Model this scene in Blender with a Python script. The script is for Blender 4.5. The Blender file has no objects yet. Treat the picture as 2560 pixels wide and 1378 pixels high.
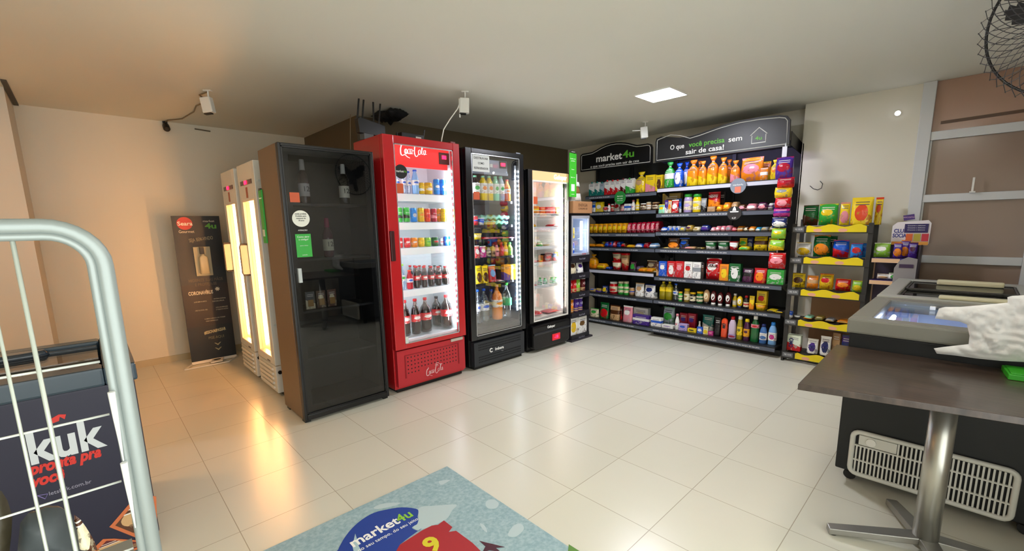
import bpy, bmesh, math, random
from math import sin, cos, pi, radians
from mathutils import Vector, Matrix
SC = bpy.context.scene
COL = SC.collection
rnd = random.Random(4)

# ---------------------------------------------------------------- camera
FPX = 1101.658
cam_d = bpy.data.cameras.new('camera'); cam = bpy.data.objects.new('camera', cam_d); COL.objects.link(cam)
cam_d.sensor_fit = 'HORIZONTAL'; cam_d.sensor_width = 36.0; cam_d.lens = 36.0*FPX/2560.0
cam_d.shift_y = 59.46/2560.0; cam_d.clip_start = 0.02; cam_d.clip_end = 60
yaw, pitch, roll = 0.76280337, -0.16625532, -0.01912552
fw = Vector((cos(pitch)*sin(yaw), cos(pitch)*cos(yaw), sin(pitch)))
rt = Vector((cos(yaw), -sin(yaw), 0)); up = rt.cross(fw)
r2 = rt*cos(roll)+up*sin(roll); u2 = -rt*sin(roll)+up*cos(roll)
mw = Matrix((( r2.x, u2.x, -fw.x, -1.70056), (r2.y, u2.y, -fw.y, -1.79563), (r2.z, u2.z, -fw.z, 1.39673), (0,0,0,1)))
cam.matrix_world = mw
SC.camera = cam

# ---------------------------------------------------------------- world, view, main lights
w = bpy.data.worlds.new('world'); SC.world = w; w.use_nodes = True
w.node_tree.nodes['Background'].inputs[0].default_value = (1.0, .93, .82, 1)
w.node_tree.nodes['Background'].inputs[1].default_value = 0.02
SC.view_settings.view_transform = 'Standard'; SC.view_settings.look = 'None'
SC.view_settings.gamma = 1.0; SC.view_settings.use_curve_mapping = False
SC.view_settings.exposure = 0.25
LED_STRENGTH = 118.0          # visible square ceiling panel
ADDED_LED_STRENGTH = 38.0         # unseen ceiling panel added behind the camera as fill
CEIL = 2.52
_l = bpy.data.lights.new('added_entrance_fill', 'AREA'); _l.shape = 'RECTANGLE'; _l.size = 3.3; _l.size_y = 2.1; _l.energy = 88; _l.color = (.93, .97, .93)  # unseen area light added behind the camera to brighten ceiling and room
_o = bpy.data.objects.new('added_entrance_fill', _l); COL.objects.link(_o); _o.location = (-1.35, -2.52, 1.15); _o.rotation_euler = (math.radians(90), 0, 0)

# ---------------------------------------------------------------- colours / materials
HEX = dict(white='f2f0ea', cream='e8dcb8', black='0c0c0e', dark='1d1a1c', grey='8d9194', silver='b9bec4', green='35a83c', lime='8cc63a',
 darkgreen='12602c', mint='8fd9b4', mintwhite='e6f2dc', olive='6b6b2a', teal='12786f', blue='1557c8', navy='1b2a66', skyblue='7fb2e6', azure='2a8be8',
 cyan='2fa9d6', steelblue='3f6fae', violet='4a2a8c', plum='4b1740', lilac='b7a2d2', magenta='c22a84', pink='e88f9c', crimson='a8122e', red='c9161d',
 orangered='e2481c', maroon='5c1015', orange='f08a16', amber='e8a010', gold='e6bb1a', yellow='f0cf1c', butter='f0e08a', ochre='a88b3a', tan='c9a070',
 brown='54301a', cardboard='b28a5e', haze='aebcc6', clear='dfe9ee', oil='9a8a12', pinkclear='cdb9cf', redclear='b01824', cola='1c0a06', bronze='6a4a1c')
def lin(h):
    if not isinstance(h, str): return tuple(h)
    h = HEX.get(h, h)
    v = [int(h[i:i+2], 16)/255 for i in (0,2,4)]
    return tuple(c/12.92 if c <= .04045 else ((c+.055)/1.055)**2.4 for c in v)
MATS = {}
def mat(col, rough=.5, metal=0., emis=0., emcol=None, coat=0., name=None, bump=0., bscale=60., spec=.5):
    key = (col, rough, metal, emis, emcol, coat, bump, bscale, spec)
    if key in MATS: return MATS[key]
    m = bpy.data.materials.new(name or 'surface'); m.use_nodes = True
    nt = m.node_tree; b = nt.nodes['Principled BSDF']
    b.inputs['Base Color'].default_value = (*lin(col), 1); b.inputs['Roughness'].default_value = rough
    b.inputs['Metallic'].default_value = metal; b.inputs['Specular IOR Level'].default_value = spec
    if coat: b.inputs['Coat Weight'].default_value = coat; b.inputs['Coat Roughness'].default_value = .08
    if emis:
        b.inputs['Emission Color'].default_value = (*lin(emcol or col), 1); b.inputs['Emission Strength'].default_value = emis
    if bump:
        tc = nt.nodes.new('ShaderNodeTexCoord'); n = nt.nodes.new('ShaderNodeTexNoise'); n.inputs['Scale'].default_value = bscale
        bp = nt.nodes.new('ShaderNodeBump'); bp.inputs['Strength'].default_value = bump; bp.inputs['Distance'].default_value = .002
        nt.links.new(tc.outputs['Object'], n.inputs['Vector']); nt.links.new(n.outputs['Fac'], bp.inputs['Height']); nt.links.new(bp.outputs['Normal'], b.inputs['Normal'])
    MATS[key] = m; return m
def glass(tint=(1,1,1), refl=.08, rough=0.0, fk=.35):
    k = ('glass', tint, refl, rough, fk)
    if k in MATS: return MATS[k]
    m = bpy.data.materials.new('glass'); m.use_nodes = True; nt = m.node_tree
    for n in list(nt.nodes): nt.nodes.remove(n)
    o = nt.nodes.new('ShaderNodeOutputMaterial'); t = nt.nodes.new('ShaderNodeBsdfTransparent'); g = nt.nodes.new('ShaderNodeBsdfGlossy')
    mx = nt.nodes.new('ShaderNodeMixShader'); lw = nt.nodes.new('ShaderNodeLayerWeight'); lw.inputs['Blend'].default_value = .35
    ma = nt.nodes.new('ShaderNodeMath'); ma.operation = 'MULTIPLY_ADD'; ma.inputs[1].default_value = fk; ma.inputs[2].default_value = refl
    t.inputs[0].default_value = (*tint, 1); g.inputs[0].default_value = (1,1,1,1); g.inputs['Roughness'].default_value = rough
    nt.links.new(lw.outputs['Fresnel'], ma.inputs[0]); nt.links.new(ma.outputs[0], mx.inputs[0])
    nt.links.new(t.outputs[0], mx.inputs[1]); nt.links.new(g.outputs[0], mx.inputs[2]); nt.links.new(mx.outputs[0], o.inputs['Surface'])
    MATS[k] = m; return m
def pmat(c1, c2, var=0, rough=.3):
    """printed packaging: base colour, oval / band / diagonal artwork, small printed lines"""
    k = ('print', c1, c2, var, rough)
    if k in MATS: return MATS[k]
    m = bpy.data.materials.new('printed_'+c1+'_'+c2 if isinstance(c1, str) else 'printed'); m.use_nodes = True
    nt = m.node_tree; N = nt.nodes.new; L = nt.links.new; b = nt.nodes['Principled BSDF']
    b.inputs['Roughness'].default_value = rough
    tc = N('ShaderNodeTexCoord'); sp = N('ShaderNodeSeparateXYZ'); L(tc.outputs['Generated'], sp.inputs[0])
    def mth(op, a, c=None, d=None):
        n = N('ShaderNodeMath'); n.operation = op
        for i, v in enumerate((a, c, d)):
            if v is None: continue
            if isinstance(v, (int, float)): n.inputs[i].default_value = v
            else: L(v, n.inputs[i])
        return n.outputs[0]
    x, z = sp.outputs[0], sp.outputs[2]
    ns = N('ShaderNodeTexNoise'); ns.inputs['Scale'].default_value = 5.; ns.inputs['Detail'].default_value = 3
    mp = N('ShaderNodeMapping'); mp.inputs['Location'].default_value = (var*3.7, var*1.3, var*2.1); mp.inputs['Scale'].default_value = (1, .2, 1)
    L(tc.outputs['Generated'], mp.inputs[0]); L(mp.outputs[0], ns.inputs['Vector'])
    nf = ns.outputs['Fac']
    cx, cz, rx, rz = ((.5,.52,.36,.2), (.5,.36,.42,.26), (.45,.6,.3,.16), (.5,.45,.3,.3))[var % 4]
    ex = mth('DIVIDE', mth('SUBTRACT', x, cx), rx); ez = mth('DIVIDE', mth('SUBTRACT', z, cz), rz)
    e = mth('ADD', mth('ADD', mth('MULTIPLY', ex, ex), mth('MULTIPLY', ez, ez)), mth('MULTIPLY', nf, .5))
    oval = mth('LESS_THAN', e, 1.25)
    if var % 3 == 1: oval = mth('LESS_THAN', mth('ADD', z, mth('MULTIPLY', mth('SUBTRACT', x, .5), .25)), .42)
    if var % 5 == 4: oval = mth('LESS_THAN', mth('ABSOLUTE', mth('SUBTRACT', z, .55)), .13)
    def mix(fac, a, c):
        n = N('ShaderNodeMix'); n.data_type = 'RGBA'
        L(fac, n.inputs['Factor'])
        for s, v in ((n.inputs[6], a), (n.inputs[7], c)):
            if isinstance(v, tuple): s.default_value = (*v, 1)
            else: L(v, s)
        return n.outputs[2]
    a, c = lin(c1), lin(c2)
    col = mix(oval, a, c)
    # blotch picture in the lower half in a mid tone
    mid = tuple(.5*(p+q)*.7 for p, q in zip(a, c))
    bl = mth('MULTIPLY', mth('GREATER_THAN', nf, .56), mth('LESS_THAN', z, .48))
    col = mix(bl, col, mid)
    # small title lines
    ln = mth('MULTIPLY', mth('GREATER_THAN', mth('SINE', mth('MULTIPLY', z, 70.)), .55), mth('MULTIPLY', mth('LESS_THAN', mth('ABSOLUTE', mth('SUBTRACT', z, .76)), .09), mth('LESS_THAN', mth('ABSOLUTE', mth('SUBTRACT', x, .5)), .32)))
    lum = sum(a)/3
    col = mix(ln, col, (.75,.72,.66) if lum < .35 else (.08,.06,.1))
    L(col, b.inputs['Base Color'])
    bn = N('ShaderNodeTexNoise'); bn.inputs['Scale'].default_value = 9; bp = N('ShaderNodeBump'); bp.inputs['Strength'].default_value = .25; bp.inputs['Distance'].default_value = .01
    L(tc.outputs['Generated'], bn.inputs['Vector']); L(bn.outputs['Fac'], bp.inputs['Height']); L(bp.outputs['Normal'], b.inputs['Normal'])
    MATS[k] = m; return m

# ---------------------------------------------------------------- mesh helper
class MB:
    def __init__(s): s.v = []; s.f = []; s.m = []; s.s = []
    def face(s, idx, mi=0, sm=False): s.f.append(tuple(idx)); s.m.append(mi); s.s.append(sm)
    def box(s, x0, x1, y0, y1, z0, z1, mi=0):
        if x0 > x1: x0, x1 = x1, x0
        if y0 > y1: y0, y1 = y1, y0
        if z0 > z1: z0, z1 = z1, z0
        b = len(s.v)
        s.v += [(x0,y0,z0),(x1,y0,z0),(x1,y1,z0),(x0,y1,z0),(x0,y0,z1),(x1,y0,z1),(x1,y1,z1),(x0,y1,z1)]
        for q in ((0,3,2,1),(4,5,6,7),(0,1,5,4),(1,2,6,5),(2,3,7,6),(3,0,4,7)): s.face([b+i for i in q], mi)
        return s
    def obox(s, c, ax, ay, az, mi=0):
        """oriented box: centre and three half axes"""
        b = len(s.v); c = Vector(c); ax, ay, az = Vector(ax), Vector(ay), Vector(az)
        for k in (-1, 1):
            for (i, j) in ((-1,-1),(1,-1),(1,1),(-1,1)): s.v.append(tuple(c+ax*i+ay*j+az*k))
        for q in ((0,3,2,1),(4,5,6,7),(0,1,5,4),(1,2,6,5),(2,3,7,6),(3,0,4,7)): s.face([b+i for i in q], mi)
        return s
    def loft(s, secs, n=16, cx=0, cy=0, mis=None, cap=True, wob=0.):
        """secs: (z, rx, ry, exponent) superellipse rings stacked in z"""
        rings = []
        for q in secs:
            z, rx, ry = q[:3]; e = q[3] if len(q) > 3 else 2.; ox = q[4] if len(q) > 4 else 0; oy = q[5] if len(q) > 5 else 0
            b = len(s.v); rings.append(b)
            for i in range(n):
                t = 2*pi*i/n; ct, st = cos(t), sin(t)
                k = 1+wob*(rnd.random()-.5)
                s.v.append((cx+ox+k*rx*math.copysign(abs(ct)**(2/e), ct), cy+oy+k*ry*math.copysign(abs(st)**(2/e), st), z))
        for j in range(len(rings)-1):
            for i in range(n):
                a, b = rings[j]+i, rings[j]+(i+1) % n; c, d = rings[j+1]+(i+1) % n, rings[j+1]+i
                s.face((a, b, c, d), mis[j] if mis else 0, True)
        if cap:
            s.face([rings[0]+i for i in reversed(range(n))], mis[0] if mis else 0); s.face([rings[-1]+i for i in range(n)], mis[-1] if mis else 0)
        return s
    def tube(s, pts, r, n=8, mi=0, closed=False, flat=1.):
        pts = [Vector(p) for p in pts]; rings = []; m = len(pts)
        prev = None
        for k in range(m):
            a = pts[k-1] if (k > 0 or closed) else pts[k]; b = pts[(k+1) % m] if (k < m-1 or closed) else pts[k]
            t = (b-a).normalized() if (b-a).length > 1e-9 else Vector((0,0,1))
            if prev is None:
                ref = Vector((0,0,1)) if abs(t.z) < .9 else Vector((1,0,0)); u = t.cross(ref).normalized()
            else: u = (prev-t*prev.dot(t)).normalized()
            prev = u; vv = t.cross(u); rr = r[k] if isinstance(r, (list, tuple)) else r
            rings.append(len(s.v))
            for i in range(n):
                an = 2*pi*i/n; s.v.append(tuple(pts[k]+u*cos(an)*rr+vv*sin(an)*rr*flat))
        for j in range(m if closed else m-1):
            A, B = rings[j], rings[(j+1) % m]
            for i in range(n): s.face((A+i, A+(i+1) % n, B+(i+1) % n, B+i), mi, True)
        if not closed:
            s.face([rings[0]+i for i in reversed(range(n))], mi); s.face([rings[-1]+i for i in range(n)], mi)
        return s
    def cyl(s, p0, p1, r, n=14, mi=0): return s.tube([p0, p1], r, n, mi)
    def extrude(s, pts, o, u, v, w, mi=0, side=None):
        """polygon pts (2D) placed at o + a*u + b*v, thickened along w"""
        o, u, v, w = map(Vector, (o, u, v, w)); b = len(s.v); n = len(pts)
        for (a, c) in pts: s.v.append(tuple(o+u*a+v*c))
        for (a, c) in pts: s.v.append(tuple(o+u*a+v*c+w))
        s.face([b+i for i in range(n)], mi); s.face([b+n+i for i in reversed(range(n))], mi)
        for i in range(n): s.face((b+i, b+n+i, b+n+(i+1) % n, b+(i+1) % n), mi if side is None else side)
        return s
    def mesh(s, name, mats, bevel=0., seg=2):
        me = bpy.data.meshes.new(name); me.from_pydata(s.v, [], s.f)
        for m in (mats if isinstance(mats, (list, tuple)) else [mats]): me.materials.append(m)
        me.polygons.foreach_set('material_index', s.m); me.polygons.foreach_set('use_smooth', s.s)
        bm = bmesh.new(); bm.from_mesh(me)
        bmesh.ops.recalc_face_normals(bm, faces=bm.faces)
        if bevel:
            es = [e for e in bm.edges if len(e.link_faces) == 2 and e.calc_face_angle(0) > .6]
            bmesh.ops.bevel(bm, geom=es, offset=bevel, segments=seg, profile=.6, affect='EDGES', clamp_overlap=True)
        bm.to_mesh(me); bm.free(); me.update()
        return me
def link(name, me, parent=None, loc=None, rot=None):
    o = bpy.data.objects.new(name, me); COL.objects.link(o)
    if parent is not None: o.parent = parent
    if loc is not None: o.location = loc
    if rot is not None: o.rotation_euler = rot
    return o
def part(name, mb, mats, parent, bevel=0., label=None, seg=2):
    o = link(name, mb.mesh(name, mats, bevel, seg), parent)
    if label: o['label'] = label
    return o
def thing(name, label, cat, loc=(0,0,0), rz=0., group=None):
    o = bpy.data.objects.new(name, None); COL.objects.link(o); o.empty_display_size = .1
    o.location = loc; o.rotation_euler = (0,0,rz); o['label'] = label; o['category'] = cat
    if group: o['group'] = group
    return o
def single(name, label, cat, mb, mats, loc=(0,0,0), rz=0., group=None, bevel=0.):
    o = link(name, mb.mesh(name, mats, bevel), None, loc, (0,0,rz)); o['label'] = label; o['category'] = cat
    if group: o['group'] = group
    return o
def struct(name, mb, mats, parent=None, bevel=0.):
    o = link(name, mb.mesh(name, mats, bevel), parent)
    if parent is None: o['kind'] = 'structure'
    return o
FRONT = radians(90)
def text(s, size, loc, parent, m, rz=0., name='lettering', align='CENTER', bold=.0, shear=0., width=None, lay=False, ry=0., extrude=.0006, rot=None, spacing=1., line=1.):
    """upright lettering reading along local +x, facing local -y (or lying on its back when lay)"""
    cu = bpy.data.curves.new(name, 'FONT'); cu.body = s; cu.size = size; cu.align_x = align; cu.align_y = 'CENTER'
    cu.extrude = extrude; cu.offset = bold*size; cu.shear = shear; cu.resolution_u = 3; cu.space_character = spacing; cu.space_line = line
    t = bpy.data.objects.new('tmp', cu); COL.objects.link(t)
    dg = bpy.context.evaluated_depsgraph_get(); me = bpy.data.meshes.new_from_object(t.evaluated_get(dg)); bpy.data.objects.remove(t); bpy.data.curves.remove(cu)
    if width and len(me.vertices):
        xs = [v.co.x for v in me.vertices]; k = width/max(1e-6, max(xs)-min(xs))
        for v in me.vertices: v.co.x *= k
    me.name = name; me.materials.clear(); me.materials.append(m)
    o = link(name, me, parent, loc, rot if rot is not None else ((0 if lay else FRONT), ry, rz)); return o
def area(name, size, sizey, power, color, loc, rot, parent=None):
    l = bpy.data.lights.new(name, 'AREA'); l.shape = 'RECTANGLE'; l.size = size; l.size_y = sizey; l.energy = power; l.color = color
    o = bpy.data.objects.new(name, l); COL.objects.link(o); o.location = loc; o.rotation_euler = rot
    if parent is not None: o.parent = parent
    return o

# ---------------------------------------------------------------- common materials
BLACK = mat('0b0b0d', .35); BLACKM = mat('141416', .55); DARKP = mat('232220', .45)
WHITEP = mat('e9e8e2', .35); CHROME = mat('b8bcc0', .25, 1.); STEEL = mat('9aa0a4', .35, 1.); ALU = mat('cfd2d4', .42, .15)
RED = mat('b0101a', .3); CLEARG = glass((1,1,1), .03); LEDW = mat('ffffff', .5, emis=14., emcol='e6f2ff')

# ================================================================ ROOM
def floor_mat():
    m = bpy.data.materials.new('porcelain_floor'); m.use_nodes = True; nt = m.node_tree; N = nt.nodes.new; L = nt.links.new
    b = nt.nodes['Principled BSDF']; tc = N('ShaderNodeTexCoord')
    br = N('ShaderNodeTexBrick'); br.offset = 0.; br.inputs['Scale'].default_value = 1.; br.inputs['Brick Width'].default_value = .45; br.inputs['Row Height'].default_value = .45
    br.inputs['Mortar Size'].default_value = .0018; br.inputs['Mortar Smooth'].default_value = .2; br.inputs['Bias'].default_value = 0
    br.inputs['Color1'].default_value = (.67,.65,.54,1); br.inputs['Color2'].default_value = (.70,.68,.57,1); br.inputs['Mortar'].default_value = (.42,.37,.28,1)
    L(tc.outputs['Object'], br.inputs['Vector'])
    n = N('ShaderNodeTexNoise'); n.inputs['Scale'].default_value = 2.2; n.inputs['Detail'].default_value = 5
    L(tc.outputs['Object'], n.inputs['Vector'])
    mx = N('ShaderNodeMix'); mx.data_type = 'RGBA'; mx.blend_type = 'MULTIPLY'; mx.inputs[0].default_value = .02
    L(br.outputs['Color'], mx.inputs[6]); L(n.outputs['Color'], mx.inputs[7]); L(mx.outputs[2], b.inputs['Base Color'])
    r = N('ShaderNodeMapRange'); r.inputs[3].default_value = .19; r.inputs[4].default_value = .34; L(n.outputs['Fac'], r.inputs[0]); b.inputs['Roughness'].default_value = .26
    bp = N('ShaderNodeBump'); bp.invert = True; bp.inputs['Distance'].default_value = .0012; bp.inputs['Strength'].default_value = .6
    L(br.outputs['Fac'], bp.inputs['Height']); L(bp.outputs['Normal'], b.inputs['Normal'])
    return m
WALL = mat('d6d0bf', .55, bump=.25, bscale=90, name='plaster_wall'); WALLG = mat('e0dccd', .09, coat=.5, name='glossy_wall_panel')
TAUPE = mat('5f533c', .6, bump=.25, bscale=80, name='taupe_wall'); CEILM = mat('d9d8cc', .8, bump=.1, bscale=40, name='ceiling_paint')
XL, XR, XW, YB, YF = -3.1, 3.8, 3.6, 4.12, -2.4     # left, shelf wall, window wall, banner wall, wall behind
struct('floor', MB().box(XL-.1, XR+.1, YF-.1, YB+.1, -.1, 0), floor_mat())
struct('ceiling', MB().box(XL-.1, XR+.1, YF-.1, YB+.1, CEIL, CEIL+.1), CEILM)
struct('wall_left', MB().box(XL-.1, XL, YF-.1, YB+.1, 0, CEIL), WALL)
struct('wall_far', MB().box(XL, .43, YB, YB+.1, 0, CEIL), WALL)
struct('wall_back', MB().box(.43, XR+.1, 2.66, YB+.1, 0, CEIL), TAUPE)
struct('wall_right', MB().box(XR, XR+.1, -.5, 2.66, 0, CEIL), WALL)
struct('wall_panel', MB().box(XW, XR+.1, -1.36, -.5, 0, CEIL), WALLG)
struct('wall_near', MB().box(XL, -3.0, YF-.1, YF, 0, CEIL).box(.3, XR+.1, YF-.1, YF, 0, CEIL).box(-3.0, .3, YF-.1, YF, 2.2, CEIL), WALL)
ent = bpy.data.objects.new('added_window', None); COL.objects.link(ent); ent.location = (-1.35, YF, 0); ent['kind'] = 'structure'  # unseen glazed opening, added to let in the fill from behind
# pillar on the left and a dark strip painted in for the shadow gap beside it
struct('wall_pillar', MB().box(XL, -2.0, 3.5, YB, 0, CEIL), mat('c9c5ba', .5))
struct('shadow_gap_strip_1', MB().box(-1.995, -1.965, 3.25, YB-.01, CEIL-.014, CEIL-.0005), mat('4a4034', .6))
struct('baseboard_far', MB().box(-1.99, .42, YB-.012, YB-.0005, 0, .07), mat('b9a985', .3))

_f = MB()
for x in (-1.65,-.55,.55,1.61): _f.box(x, x+.04, -.08, -.03, 0, 2.2)
_f.box(-1.61,1.61,-.08,-.03,2.15,2.2).box(-1.61,1.61,-.08,-.03,0,.06)
part('window_frame', _f, ALU, ent)
part('pane', MB().box(-1.61,1.61,-.058,-.052,.06,2.15), CLEARG, ent)
# window with aluminium frame and brown film on its panes
win = bpy.data.objects.new('window_1', None); COL.objects.link(win); win.location = (XW, -1.36, 0); win['kind'] = 'structure'
FILM = mat('947e6e', .22, coat=.4, name='brown_window_film'); FILM2 = mat('b08e7a', .25, coat=.4, name='brown_window_film')
fr = MB()
fr.box(-.03,.06, -.085,0, 0,CEIL-.001); fr.box(-.03,.06, -.80,-.715, .0,CEIL-.001)
for z0, z1 in ((2.04,2.11),(1.525,1.59),(1.005,1.07),(.30,.36)): fr.box(-.02,.05, -.715,-.085, z0,z1)
fr.box(-.012,.0, -.10,-.085, .36,2.04)
part('window_frame', fr, ALU, win, .004)
for i, (z0, z1) in enumerate(((2.11,CEIL-.002),(1.59,2.04),(1.07,1.525),(.36,1.005))):
    part('pane', MB().box(.012,.02, -.715,-.085, z0,z1), FILM2 if i == 0 else FILM, win)
part('film_crease', MB().obox((.009,-.42,2.185),(0,.285,-.006),(.002,0,0),(0,.0,.012)), mat('5f4838', .4), win)
h = MB().box(-.055,-.02, -.40,-.365, 1.588,1.60).box(-.05,-.036, -.388,-.374, 1.60,1.71)
part('window_handle', h, WHITEP, win, .002)
part('window_lower_panel', MB().box(.0,.03, -.715,-.085, 0,.30), ALU, win)
struct('wall_window_side', MB().box(XW, XR+.1, YF, -2.16, 0, CEIL), WALL)
struct('wall_outer', MB().box(XW+.03, XR+.1, -2.16, -1.36, 0, CEIL), mat('6b5442', .7))

# ---------------------------------------------------------------- ceiling panels (the visible lamp, and fill panels added out of view)
def led_panel(x, y, size, strength, col, label, w=.33):
    t = thing('ceiling_lamp', label, 'ceiling light', (x, y, CEIL))
    f = MB(); s = size/2
    f.box(-s-.008,s+.008,-s-.008,-s,-.012,0).box(-s-.008,s+.008,s,s+.008,-.012,0).box(-s-.008,-s,-s,s,-.012,0).box(s,s+.008,-s,s,-.012,0)
    part('lamp_frame', f, WHITEP, t)
    part('lamp_diffuser', MB().box(-s,s,-s,s,-.010,-.001), mat('ffffff', .5, emis=strength, emcol=col), t, label='glowing white diffuser')
led_panel(2.15, .27, .32, LED_STRENGTH, 'f2f4ff', 'bright square white ceiling lamp above the tiled floor')
led_panel(.3, -1.5, .32, ADDED_LED_STRENGTH, 'fff6ea', 'added square ceiling lamp out of view, behind and above the camera')

led_panel(-2.65, 1.9, .32, 42., 'ffb870', 'added warm square ceiling lamp at the left side, outside the picture')  # unseen warm panel added to brighten the left wall

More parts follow.
